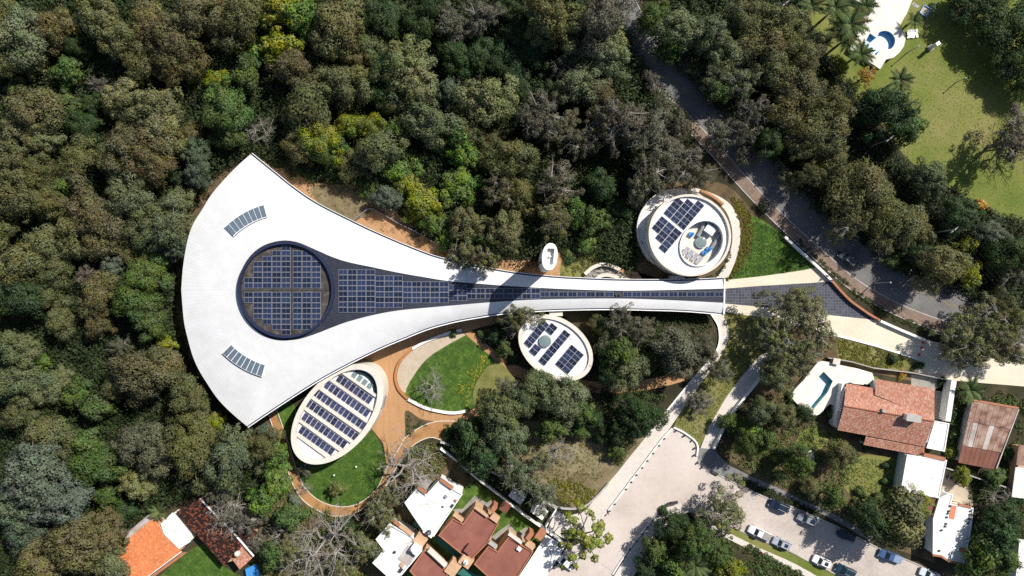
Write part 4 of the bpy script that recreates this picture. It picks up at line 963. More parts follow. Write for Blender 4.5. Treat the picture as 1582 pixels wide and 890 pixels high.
# villa pool
deckpx = smooth_px([zv(290,115), zv(400,140), zv(610,190), zv(600,262), zv(500,262), zv(440,258), zv(395,400), zv(340,390), zv(300,430), zv(243,468), zv(170,420), zv(100,355), zv(112,300), zv(170,240), zv(240,150)], 2)
pool_px = [zv(262,222), zv(300,183), zv(358,243), zv(325,315), zv(235,420), zv(180,352), zv(262,296)]
def pool(deck_px, pool_px, zd, depth, deckmat, wallm, floorm, label, z0=0):
    dw = [Vector(P(x, y, zd)[:2]) for x, y in deck_px]; pw = [Vector(P(x, y, zd)[:2]) for x, y in pool_px]
    root = empty('swimming_pool', P(sum(p[0] for p in pool_px)/len(pool_px), sum(p[1] for p in pool_px)/len(pool_px), 0), label, 'pool')
    # deck with a hole
    bm = bmesh.new(); es = []
    for loop in (dw, pw):
        vs = [bm.verts.new((p.x, p.y, zd)) for p in loop]
        es += [bm.edges.new((vs[i], vs[(i+1)%len(vs)])) for i in range(len(vs))]
    bmesh.ops.triangle_fill(bm, edges=es, use_beauty=True)
    for f in bm.faces:
        if f.normal.z < 0: f.normal_flip()
    me = bpy.data.meshes.new('deck'); bm.to_mesh(me); bm.free(); link('deck', me, deckmat, root)
    pw = ccw([(p.x, p.y) for p in pw])
    mb = MB(); n = len(pw); mb.add([(x,y,zd+0.03) for x,y in pw] + [(x,y,zd-depth) for x,y in pw], [(i, n+i, n+(i+1)%n, (i+1)%n) for i in range(n)]); mb.build('basin_wall', wallm, root)
    mb = MB(); mb.add([(x,y,zd-depth) for x,y in pw], [list(range(n))]); me = mb.mesh('basin_floor'); tess(me); link('basin_floor', me, floorm, root)
    ws = [Vector((x, y)) for x, y in ccw([(p.x, p.y) for p in dw])]
    mb = MB(); n = len(ws); mb.add([(p.x,p.y,0.0) for p in ws] + [(p.x,p.y,zd-0.004) for p in ws], [(i,(i+1)%n,n+(i+1)%n,n+i) for i in range(n)]); mb.build('deck_edge', deckmat, root)
    return root
pool(deckpx, pool_px, 1.3, 1.28, M['pooldeck'], M['teal_shade_wall'], M['teal_floor'], 'empty angular pool with teal-shaded walls beside the tiled villa')
# park pool
def zk(x, y): return (1220 + x/4.362, y/4.362)
dpx = [zk(830,-10), zk(790,90), zk(735,185), zk(770,215), zk(782,260), zk(770,310), zk(740,355), zk(700,388), zk(650,400), zk(610,466), zk(490,387), zk(405,330), zk(450,235), zk(500,150), zk(550,85), zk(520,40), zk(430,-10), zk(430,-90), zk(860,-90)]
arc = [zk(640 + 70*math.cos(a), 275 + 67*math.sin(a)) for a in np.linspace(-2.1, 0.95, 16)]
ppx = [zk(540,225), zk(585,255)] + arc + [zk(610,335), zk(583,372), zk(500,318), zk(500,300)]
pool(dpx, ppx, 1.2, 1.15, M['pooldeck'], M['pool_wall'], M['pool_floor'], 'empty round-ended pool with blue-shaded walls on a cream deck in the park')
dk = ribbon('pool_bench', [zk(503,105), zk(530,125)], 0.8, 1.2, 1.7, M['concrete'], sm=1); tag(dk, 'small stone bench at the edge of the park pool deck', 'bench')

# bottom-left house
def zl(x, y): return (140 + x/4.944, 730 + y/4.944)
ol = empty('house', P(228, 850, 0), 'orange-tiled gable house at the bottom left beside a small lawn', 'house')
prism('wall', [zl(490,360), zl(680,600), zl(420,800), zl(300,900), zl(60,700)], 0, 3.2, M['peach'], ol)
tile_slope('roof', ol, [P(*zl(495,340), 3.4), P(*zl(40,700), 3.4), P(*zl(160,800), 5.2), P(*zl(560,485), 5.2)], M['tile_orange'], 0.24, 0.36, 0.04, seed=11)
tile_slope('roof', ol, [P(*zl(692,600), 3.4), P(*zl(260,925), 3.4), P(*zl(160,800), 5.2), P(*zl(560,485), 5.2)], M['tile_orange'], 0.24, 0.36, 0.04, seed=12)
ribbon('gutter', [zl(692,606), zl(430,800)], 0.18, 3.1, 3.35, M['white_paint'], ol, sm=1)
mb = MB(); a_, b_ = P(*zl(465,335), 3.0), P(*zl(275,495), 3.0); mb.tube([a_, (a_+b_)/2, b_], [0.75,0.75,0.75], 12); mb.build('barrel_awning', M['oldzinc'], ol)
prism('terrace', [zl(700,610), zl(740,610), zl(480,800), zl(440,800)], 0, 0.15, M['terracotta'], ol)
oc = flat_house('house_annex', [zl(620,310), zl(745,480), zl(760,530), zl(675,585), zl(560,470), zl(535,395)], 3.3, 'small white flat roof between orange and sooty tiled roofs', M['membrane'], M['wall_white'], M['white_paint'], 0.15)
od = empty('house', P(325, 825, 0), 'long tiled house blackened with soot beside the orange-roofed house', 'house')
prism('wall', [zl(690,310), zl(950,135), zl(1245,470), zl(1200,640), zl(1030,690)], 0, 2.95, M['peach'], od)
tile_slope('roof', od, [P(*zl(655,300), 3.1), P(*zl(1022,712), 3.1), P(*zl(1150,575), 4.3), P(*zl(835,200), 4.3)], M['tile_dark'], 0.3, 0.4, 0.06, seed=21)
tile_slope('roof', od, [P(*zl(960,105), 3.1), P(*zl(1275,465), 3.1), P(*zl(1150,575), 4.3), P(*zl(835,200), 4.3)], M['tile_dark'], 0.3, 0.4, 0.06, seed=22)
tile_slope('roof', od, [P(*zl(1080,660), 3.2), P(*zl(1140,740), 3.2), P(*zl(1248,640), 3.6), P(*zl(1160,560), 3.6)], M['tile_red'], 0.3, 0.4, 0.05, seed=23)
ribbon('eave_board', [zl(835,200), zl(960,330), zl(1080,450), zl(1245,640)], 0.3, 4.2, 4.4, M['white_paint'], od, sm=1)
tank(*zl(1125, 615), 3.9, 0.55, 0.9, M['cream'], 'round cream tank on the end of the sooty tiled house')
tp = prism('tarpaulin', [zl(1180,740), zl(1260,700), zl(1290,800), zl(1190,800)], 0.0, 1.2, M['blue_tarp']); tag(tp, 'blue tarpaulin-covered pile below the sooty tiled house', 'tarpaulin')
# ------------------------------------------------------------------ vehicles
def loft(mb, secs, mi=0, close_ends=True):
    """secs: list of loops of equal length"""
    n = len(secs[0]); vs = [p for s in secs for p in s]; fs = []
    for i in range(len(secs)-1):
        for k in range(n): fs.append((i*n+k, (i+1)*n+k, (i+1)*n+(k+1)%n, i*n+(k+1)%n))
    if close_ends: fs.append(tuple(range(n))); fs.append(tuple((len(secs)-1)*n+k for k in range(n))[::-1])
    mb.add(vs, fs, mi)

def car_protos(kind):
    """front at -x; returns list of (part name, mesh, material key)"""
    L = {'suv': 4.6, 'hatch': 4.1, 'sedan': 4.5, 'pickup': 5.2}[kind]; W = 1.8; parts = []
    hh = {'suv': 1.02, 'hatch': 0.92, 'sedan': 0.9, 'pickup': 1.0}[kind]; top = {'suv': 1.68, 'hatch': 1.5, 'sedan': 1.45, 'pickup': 1.75}[kind]
    def sec(x, w, z0, z1):
        w2 = w/2; return [(x,-w2*0.94,z0),(x,-w2,z0+0.25),(x,-w2,z1-0.18),(x,-w2*0.9,z1),(x,w2*0.9,z1),(x,w2,z1-0.18),(x,w2,z0+0.25),(x,w2*0.94,z0)]
    b = MB(); a = -L/2; e = L/2
    prof = [(a,W*0.72,0.4,0.62),(a+0.1,W*0.86,0.3,0.74),(a+0.4,W*0.96,0.25,hh-0.1),(a+1.15,W,0.25,hh),(0.3,W,0.25,hh),(e-0.8,W,0.25,hh),(e-0.25,W*0.97,0.28,hh-0.02),(e-0.05,W*0.9,0.32,hh-0.12),(e,W*0.84,0.4,0.8)]
    loft(b, [sec(*p) for p in prof]); parts.append(('body', b.mesh('body'), 'paint'))
    # cabin: glasshouse with a painted roof
    if kind == 'pickup': c0, c1, c2, c3 = a+1.35, a+1.95, 0.35, 0.6
    elif kind == 'sedan': c0, c1, c2, c3 = a+1.2, a+1.95, e-1.35, e-0.7
    else: c0, c1, c2, c3 = a+1.15, a+1.85, e-0.6, e-0.2
    wl0, wt = W*0.88, W*0.7
    def quad(p): 
        m = MB(); q = [Vector(x) for x in p]; nn = (q[1]-q[0]).cross(q[2]-q[0]).normalized()*-0.02
        m.add([*q, *[x+nn for x in q]], [(0,1,2,3),(7,6,5,4),(0,4,5,1),(1,5,6,2),(2,6,7,3),(3,7,4,0)]); return m
    z0, z1 = hh-0.02, top-0.04
    B = lambda x, w, z, s: (x, s*w/2, z)
    cab = MB()
    loft(cab, [[B(c0,wl0,z0,-1),B(c0,wl0,z0,1),B(c3,wl0,z0,1),B(c3,wl0,z0,-1)], [B(c1,wt,z1,-1),B(c1,wt,z1,1),B(c2,wt,z1,1),B(c2,wt,z1,-1)]]); parts.append(('cabin', cab.mesh('cabin'), 'paint'))
    def lerp(p, q, t): return tuple(p[i]+(q[i]-p[i])*t for i in range(3))
    def pane(p0, p1, q0, q1, t0=0.1, t1=0.92, e_=0.06):
        A = lerp(lerp(p0,q0,t0), lerp(p1,q1,t0), e_); Bq = lerp(lerp(p0,q0,t0), lerp(p1,q1,t0), 1-e_); Cq = lerp(lerp(p0,q0,t1), lerp(p1,q1,t1), 1-e_); D = lerp(lerp(p0,q0,t1), lerp(p1,q1,t1), e_)
        v = [Vector(x) for x in (A,Bq,Cq,D)]; nn = (v[1]-v[0]).cross(v[3]-v[0]).normalized()
        cen = sum(v, Vector())/4
        if nn.dot(cen - Vector(((c0+c3)/2, 0, (z0+z1)/2 - 0.3))) < 0: nn = -nn
        m = MB(); m.add([x+nn*0.012 for x in v] + [x-nn*0.01 for x in v], [(0,1,2,3),(7,6,5,4),(0,4,5,1),(1,5,6,2),(2,6,7,3),(3,7,4,0)]); return m
    parts.append(('windshield', pane(B(c0,wl0,z0,-1),B(c0,wl0,z0,1),B(c1,wt,z1,-1),B(c1,wt,z1,1)).mesh('windshield'), 'glass'))
    parts.append(('rear_window', pane(B(c3,wl0,z0,-1),B(c3,wl0,z0,1),B(c2,wt,z1,-1),B(c2,wt,z1,1)).mesh('rear_window'), 'glass'))
    for s in (-1, 1):
        parts.append(('side_window', pane(B(c0,wl0,z0,s),B(c3,wl0,z0,s),B(c1,wt,z1,s),B(c2,wt,z1,s),0.15,0.88,0.08).mesh('side_window'), 'glass'))
    rf = MB(); w2 = wt/2*1.02
    loft(rf, [[(c1-0.02,-w2,z1),(c1-0.02,w2,z1),(c2+0.02,w2,z1),(c2+0.02,-w2,z1)], [(c1+0.03,-w2*0.96,top),(c1+0.03,w2*0.96,top),(c2-0.03,w2*0.96,top),(c2-0.03,-w2*0.96,top)]]); parts.append(('roof', rf.mesh('roof'), 'paint'))
    if kind in ('suv', 'hatch'):
        m = MB(); m.box(((c1+c2)/2+0.15, 0, top+0.004), (c2-c1)*0.5, wt*0.62, 0.012); parts.append(('sunroof', m.mesh('sunroof'), 'glass'))
        for s in (-1, 1):
            m = MB(); m.tube([(c1+0.1, s*wt*0.46, top+0.05), (c2-0.1, s*wt*0.46, top+0.05)], [0.025, 0.025], 5); parts.append(('roof_rail', m.mesh('roof_rail'), 'grey'))
    if kind == 'pickup':
        m = MB(); m.box((0.75+(e-0.1-0.75)/2, 0, hh-0.01), e-0.1-0.75, W*0.86, 0.06); parts.append(('bed_cover', m.mesh('bed_cover'), 'bed'))
    for sx in (a+0.85, e-0.85):
        for s in (-1, 1):
            m = MB(); m.tube([(sx, s*W*0.38, 0.33), (sx, s*W*0.505, 0.33)], [0.33, 0.33], 16); parts.append(('wheel', m.mesh('wheel'), 'black'))
    for s in (-1, 1):
        m = MB(); m.box((a+0.2, s*W*0.36, 0.6), 0.3, 0.3, 0.14); parts.append(('headlight', m.mesh('headlight'), 'lamp'))
        m = MB(); m.box((e-0.06, s*W*0.38, 0.68), 0.12, 0.22, 0.2); parts.append(('tail_light', m.mesh('tail_light'), 'tail'))
        m = MB(); m.box((c0+0.25, s*(W/2+0.07), hh-0.02), 0.16, 0.2, 0.13); parts.append(('mirror', m.mesh('mirror'), 'paint'))
    for p in parts:
        p[1].materials.append(M['black'])  # slot, overridden per object
    return parts
CARS = {k: car_protos(k) for k in ('suv', 'hatch', 'sedan', 'pickup')}
M['lamp'] = plain('headlamp_lens', (0.6, 0.62, 0.65), 0.2); M['tail'] = plain('tail_lamp_lens', (0.35, 0.02, 0.02), 0.3)
_rims = {}
def rim_of(me):
    if me.name not in _rims:
        v = [x.co for x in me.vertices]; cx_ = sum(p.x for p in v)/len(v); y_ = max((p.y for p in v), key=abs); m = MB(); s_ = 1 if y_ > 0 else -1
        m.tube([(cx_, y_ - 0.01*s_, 0.33), (cx_, y_ + 0.015*s_, 0.33)], [0.2, 0.18], 12); _rims[me.name] = m.mesh('rim')
    return _rims[me.name]
def car(kind, px, py, deg, col, label, bed=None, metal=0.0, z=0.03):
    """deg: picture direction front->back, clockwise positive"""
    mt = plain('paint_' + str(len(bpy.data.materials)), col, 0.28, metal); bedm = plain('bed_' + str(len(bpy.data.materials)), bed or (0.05,0.05,0.06), 0.5)
    w_ = P(px, py, 0.9); o = empty('parked_car' if 'avenue' not in label else 'car', (w_.x, w_.y, z), label, 'car' if kind != 'pickup' else 'pickup', 'cars parked along the street')
    o.rotation_euler = (0, 0, math.radians(-deg))
    for name, me, mk in CARS[kind]:
        c_ = local(name, me, o); c_.material_slots[0].link = 'OBJECT'
        if name == 'wheel': local('rim', rim_of(me), c_, M['grey'])
        c_.material_slots[0].material = mt if mk == 'paint' else bedm if mk == 'bed' else M[mk]
car('suv', 1204, 782, 23, (0.012, 0.02, 0.05), 'dark blue car at the left end of the upper street kerb')
car('suv', 1248, 803, 23, (0.23, 0.25, 0.29), 'silver-blue car by the upper kerb with a white panel behind it')
car('hatch', 1308, 828, 22, (0.008, 0.014, 0.04), 'navy car in dappled shade at the upper street kerb')
car('pickup', 1376, 860, 20, (0.05, 0.1, 0.22), 'blue pickup with pale bed cover under the big street tree', (0.22, 0.29, 0.42))
car('pickup', 1174, 824, 25, (0.75, 0.76, 0.75), 'white pickup with grey bed cover at the lower street kerb', (0.3, 0.29, 0.28), 0.0)
car('hatch', 1208, 840, 24, (0.36, 0.39, 0.45), 'light silver-blue car behind the white pickup at the lower kerb')
car('hatch', 1270, 868, 24, (0.8, 0.8, 0.79), 'white car at the lower street kerb between two verges', None, 0.0)
car('suv', 1307, 882, 24, (0.012, 0.04, 0.065), 'dark teal car cut off by the bottom edge of the street')
car('sedan', 1437, 888, 22, (0.6, 0.63, 0.68), 'silver car at the bottom edge right of the street tree')
car('sedan', 874, 869, 36, (0.8, 0.8, 0.79), 'white car parked beside the blue-white carport', None, 0.0)
car('suv', 1310, 400, 37, (0.03, 0.04, 0.055), 'dark car driving along the shaded avenue')
wp = P(1263, 803, 1.0); mb = MB(); mb.box((wp.x, wp.y, 0.03), 0.5, 1.2, 1.2, math.radians(-20)); mb.box((wp.x, wp.y, 1.23), 0.56, 1.26, 0.06, math.radians(-20)); tag(mb.build('utility_box', M['white_paint']), 'white utility box on the kerb behind the silver-blue car', 'box')

# ------------------------------------------------------------------ people
def person(px, py, head, label, shirt, trousers, sit=False, stride=0.0):
    w_ = P(px, py, 0); o = empty('person', (w_.x, w_.y, 0.03), label, 'person'); o.rotation_euler = (0, 0, head)
    J = {}; V = []; E = []; Rr = []
    def j(n, p, r): J[n] = len(V); V.append(p); Rr.append(r)
    j('pel', (0,0,0.95), 0.15); j('che', (0,0.02,1.3), 0.17); j('nek', (0,0.03,1.5), 0.06); j('hea', (0,0.05,1.64), 0.105); j('top', (0,0.05,1.76), 0.07)
    E += [(0,1),(1,2),(2,3),(3,4)]
    for s in (-1, 1):
        f = stride*s
        j('hip%d'%s, (0.1*s,0,0.9), 0.1); j('kne%d'%s, (0.11*s,0.05+f*0.5,0.5), 0.07); j('ank%d'%s, (0.11*s,f,0.09), 0.045); j('toe%d'%s, (0.12*s,f+0.17,0.04), 0.04)
        j('sho%d'%s, (0.19*s,0.02,1.42), 0.07); j('elb%d'%s, (0.26*s,-0.02-f*0.4,1.15), 0.05); j('wri%d'%s, (0.27*s,0.08-f*0.7,0.92), 0.035); j('han%d'%s, (0.27*s,0.11-f*0.7,0.82), 0.03)
        E += [(J['pel'],J['hip%d'%s]),(J['hip%d'%s],J['kne%d'%s]),(J['kne%d'%s],J['ank%d'%s]),(J['ank%d'%s],J['toe%d'%s]),(J['che'],J['sho%d'%s]),(J['sho%d'%s],J['elb%d'%s]),(J['elb%d'%s],J['wri%d'%s]),(J['wri%d'%s],J['han%d'%s])]
    me = bpy.data.meshes.new('body'); me.from_pydata(V, E, []); b = bpy.data.objects.new('body', me); C.objects.link(b)
    sk = b.modifiers.new('skin', 'SKIN')
    for i, sv in enumerate(me.skin_vertices[0].data): sv.radius = (Rr[i], Rr[i]*0.85); sv.use_root = (i == 0)
    b.modifiers.new('sub', 'SUBSURF').levels = 1; b.modifiers['sub'].render_levels = 1
    dg = bpy.context.evaluated_depsgraph_get(); m2 = bpy.data.meshes.new_from_object(b.evaluated_get(dg)); bpy.data.objects.remove(b)
    m2.name = 'body'; m2.materials.clear()
    for mm in (M['skin'], plain('shirt', shirt, 0.8), plain('trousers', trousers, 0.8)): m2.materials.append(mm)
    for p in m2.polygons:
        z = p.center.z; p.material_index = 2 if z < 0.97 and abs(p.center.x) < 0.23 else 1 if z < 1.5 and z > 0.97 else 0
        p.use_smooth = True
    local('body', m2, o)
    hm = MB(); hm.tube([(0,0.04,1.68),(0,0.035,1.74),(0,0.04,1.8),(0,0.05,1.83)], [0.118,0.115,0.085,0.03], 10); local('hair', hm.mesh('hair'), o, M['hair'])
person(1274.5, 426.5, 2.4, 'person in dark clothes standing by the white forecourt wall', (0.02,0.02,0.025), (0.02,0.02,0.03))
person(1281, 433.5, 0.6, 'person in blue standing at the corner of the forecourt wall', (0.03,0.16,0.55), (0.05,0.06,0.1))
person(1174, 851.5, -2.0, 'person in a red top walking on the footpath below the street', (0.45,0.04,0.03), (0.03,0.03,0.04), stride=0.22)

# ------------------------------------------------------------------ small street things
def cone(px, py, label):
    w_ = P(px, py, 0.4); o = empty('traffic_cone', (w_.x, w_.y, 0.03), label, 'cone', 'red cones across the plaza entrance')
    mb = MB(); mb.box((w_.x, w_.y, 0.03), 0.5, 0.5, 0.05); mb.build('base', M['red_plastic'], o)
    mb = MB(); mb.tube([(w_.x,w_.y,0.08),(w_.x,w_.y,0.45),(w_.x,w_.y,0.9)], [0.24,0.15,0.04], 12); mb.build('cone_body', M['red_plastic'], o)
cone(1427.5, 529, 'red cone on the plaza nearest the white avenue wall'); cone(1425, 537.5, 'middle red cone of the three on the plaza'); cone(1421, 548.5, 'red cone on the plaza nearest the lower planted bank')
def z2(x, y): return (800 + x/3.07, 600 + y/3.07)
bol = [(690,235),(665,268),(637,305),(610,340),(585,373),(558,407),(533,441),(508,475),(455,545),(430,578)]
ordw = ['first','second','third','fourth','fifth','sixth','seventh','eighth','ninth','tenth','eleventh','twelfth','thirteenth','fourteenth','fifteenth','sixteenth','seventeenth','eighteenth','nineteenth','twentieth']
def bollard(x, y, label, group):
    w_ = P(*z2(x, y), 0.3); o = empty('bollard', (w_.x, w_.y, lev(6)), label, 'bollard', group)
    mb = MB(); mb.tube([(w_.x,w_.y,lev(6)),(w_.x,w_.y,0.55)], [0.2,0.17], 12); mb.build('post', M['dark'], o)
    mb = MB(); mb.tube([(w_.x,w_.y,0.55),(w_.x,w_.y,0.62),(w_.x,w_.y,0.68)], [0.2,0.2,0.1], 12); mb.build('cap', M['dark'], o)
for k, (x, y) in enumerate(bol): bollard(x+5, y+3, f'dark bollard along the left driveway edge, {ordw[k]} from the top', 'bollards along the left driveway edge')
for k, (x, y) in enumerate([(752,200),(790,225),(828,247),(840,284),(838,317),(853,353),(875,375)]): bollard(x, y, f'dark bollard at the top of the driveway, {ordw[k]} from the left', 'bollards at the top of the driveway')
for k, (x, y) in enumerate([(690,567),(667,592),(640,625),(615,657),(590,690),(562,725),(530,762)]): bollard(x, y, f'dark bollard along the right driveway edge, {ordw[k]} from the top', 'bollards along the right driveway edge')
for k, (x, y, l, rz, lb) in enumerate(((705,556,1.6,0.7,'dark bench block at the driveway corner, left one'), (742,543,1.6,0.15,'dark bench block at the driveway corner, right one'), (935,402,1.6,-0.5,'dark bench block on the dark line of the grey paved corner'))):
    w_ = P(*z2(x, y), 0.4); mb = MB(); mb.box((w_.x, w_.y, lev(6)), l, 0.5, 0.42, rz); mb.box((w_.x, w_.y, 0.45), l*0.98, 0.46, 0.06, rz); tag(mb.build('bench', M['dark']), lb, 'bench')
def lamp_post(px, py, h, label, arm=0.0):
    w_ = P(px, py, 0); o = empty('lamp_post', (w_.x, w_.y, 0), label, 'lamp post')
    mb = MB(); mb.tube([(w_.x,w_.y,0),(w_.x,w_.y,h*0.5),(w_.x,w_.y,h)], [0.12,0.09,0.07], 8); mb.build('pole', M['grey'], o)
    mb = MB(); mb.tube([(w_.x,w_.y,h-0.05),(w_.x,w_.y,h+0.1),(w_.x,w_.y,h+0.22)], [0.14,0.2,0.08], 12); mb.build('lantern', M['alu'], o)
lamp_post(*zk(790, 357), 4.5, 'white-headed lamp post on the park grass right of the pool'); lamp_post(1476, 128, 3.5, 'slim lamp post on the park grass far from the pool'); lamp_post(1545, 124, 4.0, 'slim lamp post in front of the dark park trees')
lamp_post(*z2(430, 590), 0.9, 'short post at the lower left corner of the driveway')
lamp_post(1350, 437, 7.0, 'street lamp on the pavement casting a thin shadow across the avenue')
for x, y, lb in ((746,398,'small lamp on the round lawn, right one'), (578,462,'small lamp on the round lawn, left one')):
    w_ = P(400 + x/4.944, 640 + y/4.944, 0.5); o = empty('garden_lamp', (w_.x, w_.y, lev(8)), lb, 'lamp'); mb = MB(); mb.tube([(w_.x,w_.y,lev(8)),(w_.x,w_.y,0.9)], [0.08,0.08], 6); mb.build('post', M['grey'], o); mb = MB(); mb.tube([(w_.x,w_.y,0.9),(w_.x,w_.y,1.05)], [0.18,0.15], 10); mb.build('head', M['white_paint'], o)
# white stone monument and loungers in the park
w_ = P(*zk(945, 325), 0); o = empty('monument', (w_.x, w_.y, 0), 'white stepped stone monument standing on the park grass', 'monument')
mb = MB(); mb.box((w_.x, w_.y, 0), 1.2, 1.2, 0.5, 0.6); mb.build('plinth', M['concrete'], o); mb = MB(); mb.tube([(w_.x,w_.y,0.5),(w_.x,w_.y,1.6),(w_.x,w_.y,2.8)], [0.45,0.4,0.34], 10); mb.build('shaft', M['wall_white'], o); mb = MB(); mb.box((w_.x, w_.y, 2.8), 0.9, 0.7, 0.35, 0.6); mb.build('head', M['white_paint'], o)
for k, (x, y) in enumerate(((800,230),(818,227),(834,228),(855,225))):
    w_ = P(*zk(x, y), 0.3); o = empty('sun_lounger', (w_.x, w_.y, 0), f'white sun lounger on the grass by the park pool, {ordw[k]} from left', 'lounger', 'loungers by the park pool'); rz = (-0.1, 0.0, 0.05, 0.35)[k]
    mb = MB(); mb.box((w_.x, w_.y-0.3, 0.28), 0.5, 1.2, 0.08, rz); mb.build('seat', M['white_paint'], o); mb = MB(); mb.box((w_.x, w_.y+0.55, 0.35), 0.5, 0.6, 0.07, rz, tilt=0.5); mb.build('backrest', M['white_paint'], o)
    for sx in (-0.2, 0.2):
        for sy in (-0.7, 0.5): mb = MB(); mb.box((w_.x+sx, w_.y+sy, 0), 0.05, 0.05, 0.28); mb.build('leg', M['white_paint'], o)
sp = empty('play_frame', P(*zk(915, 78), 0), 'blue-framed square sandbox playset on the park grass', 'playset'); c_ = P(*zk(912, 78), 0)
for k in range(4):
    a = math.radians(-30 + 90*k); mb = MB(); mb.box((c_.x + 0.95*math.cos(a), c_.y + 0.95*math.sin(a), 0), 0.12, 2.0, 0.35, a); mb.build('frame_board', M['blue_tarp'], sp)
mb = MB(); mb.box((c_.x, c_.y, lev(3)), 1.75, 1.75, 0.12, math.radians(-30)); mb.build('sand', M['sand'], sp)
for s in (-1, 1):
    mb = MB(); mb.tube([(c_.x+0.9+0.2*s, c_.y+0.3+0.6*s, 0), (c_.x+1.0, c_.y+0.3+0.6*s, 2.2)], [0.05, 0.05], 6); mb.build('post', M['blue_tarp'], sp)
mb = MB(); mb.tube([(c_.x+1.0, c_.y-0.3, 2.2), (c_.x+1.0, c_.y+0.9, 2.2)], [0.05, 0.05], 6); mb.build('crossbar', M['blue_tarp'], sp)
for k, (x, y) in enumerate(((845,35),(862,44),(835,28))):
    w_ = P(*zk(x, y), 0.02); mb = MB(); mb.box((w_.x, w_.y, lev(2)), 0.7, 0.5, 0.05, 0.5); tag(mb.build('stepping_stone', M['concrete']), f'pale stepping stone by the sandbox, {ordw[k]} of three', 'stone', 'stepping stones by the sandbox')
# mower on the villa lawn, garden chairs
w_ = P(*z5b(102, 338), 0.4); o = empty('lawn_mower', (w_.x, w_.y, 0.02), 'small orange and black mower on the villa lawn', 'mower')
mb = MB(); mb.box((w_.x, w_.y, 0.15), 1.2, 0.75, 0.4, 1.1); mb.build('deck', M['black'], o); mb = MB(); mb.box((w_.x+0.1, w_.y+0.25, 0.55), 0.7, 0.6, 0.35, 1.1); mb.build('hood', M['red_plastic'], o)
for sx, sy in ((-.35,-.45),(.35,-.35),(-.3,.4),(.35,.45)): mb = MB(); mb.tube([(w_.x+sx-0.06, w_.y+sy, 0.2),(w_.x+sx+0.06, w_.y+sy, 0.2)], [0.18,0.18], 10); mb.build('wheel', M['black'], o)
w_ = P(*zv(210, 725), 0.5); o = empty('garden_table', (w_.x, w_.y, 0), 'weathered grey wooden table in the villa side garden', 'table'); mb = MB(); mb.box((w_.x, w_.y, 0.7), 1.7, 1.1, 0.08, 0.4); mb.build('table_top', M['oldzinc'], o)
for s in (-1, 1): mb = MB(); mb.box((w_.x+0.5*s, w_.y+0.2*s, 0), 0.12, 0.8, 0.7, 0.4); mb.build('leg', M['oldzinc'], o); mb = MB(); mb.box((w_.x-0.3*s, w_.y+0.9*s, 0.4), 1.6, 0.35, 0.07, 0.4); mb.build('bench_seat', M['oldzinc'], o)
pb = empty('pool_hut', P(*zv(380,118), 0), 'tiny concrete pump box at the upper edge of the villa pool deck', 'box'); a_ = P(*zv(382,118), 1.9); mb = MB(); mb.box((a_.x, a_.y, 0), 1.3, 1.1, 1.9, -0.2); mb.build('wall', M['concrete'], pb); mb = MB(); mb.box((a_.x, a_.y, 1.92), 1.5, 1.3, 0.1, -0.2); mb.build('lid', M['cream'], pb)

# utility poles and wires
def pole(px, py, h, label):
    w_ = P(px, py, h); o = empty('utility_pole', (w_.x, w_.y, 0), label, 'utility pole', 'utility poles beside the park')
    mb = MB(); mb.tube([(w_.x,w_.y,0),(w_.x,w_.y,h)], [0.16,0.11], 8); mb.build('pole', M['concrete'], o)
    d = Vector((0.78, 0.62, 0)); mb = MB(); mb.tube([Vector((w_.x,w_.y,h-0.3)) - d*1.0, Vector((w_.x,w_.y,h-0.3)) + d*1.0], [0.1,0.1], 6); mb.build('crossarm', M['concrete'], o)
    for k in (-0.9, 0.0, 0.9): q = Vector((w_.x,w_.y,h-0.22)) + d*k; mb = MB(); mb.tube([q, q + Vector((0,0,0.22))], [0.06,0.05], 6); mb.build('insulator', M['dark'], o)
    return Vector((w_.x, w_.y, h)), d
PL = [pole(1215, 4, 9.5, 'utility pole rising from the trees near the top edge'), pole(1376, 214, 9.5, 'utility pole in the treeline beside the park dark trees'), pole(1476, 355, 9.5, 'utility pole with crossarm beside the yellow shrubs'), pole(1600, 497, 9.5, 'utility pole at the right edge beyond the avenue tree')]
for i in range(len(PL)-1):
    for k, nm in zip((-0.9, 0.0, 0.9), ('left', 'middle', 'right')):
        a_, d = PL[i]; b_, _ = PL[i+1]; p0 = a_ + d*k; p1 = b_ + d*k
        pts = [p0*(1-t_) + p1*t_ - Vector((0,0,1.6*4*t_*(1-t_)*0.5)) for t_ in np.linspace(0, 1, 14)]
        mb = MB(); mb.tube(pts, [0.014]*14, 4); tag(mb.build('power_line', M['dark']), f'{nm} overhead wire of the {["upper","middle","lower"][i]} span between utility poles beside the park', 'wire', 'overhead wires beside the park')
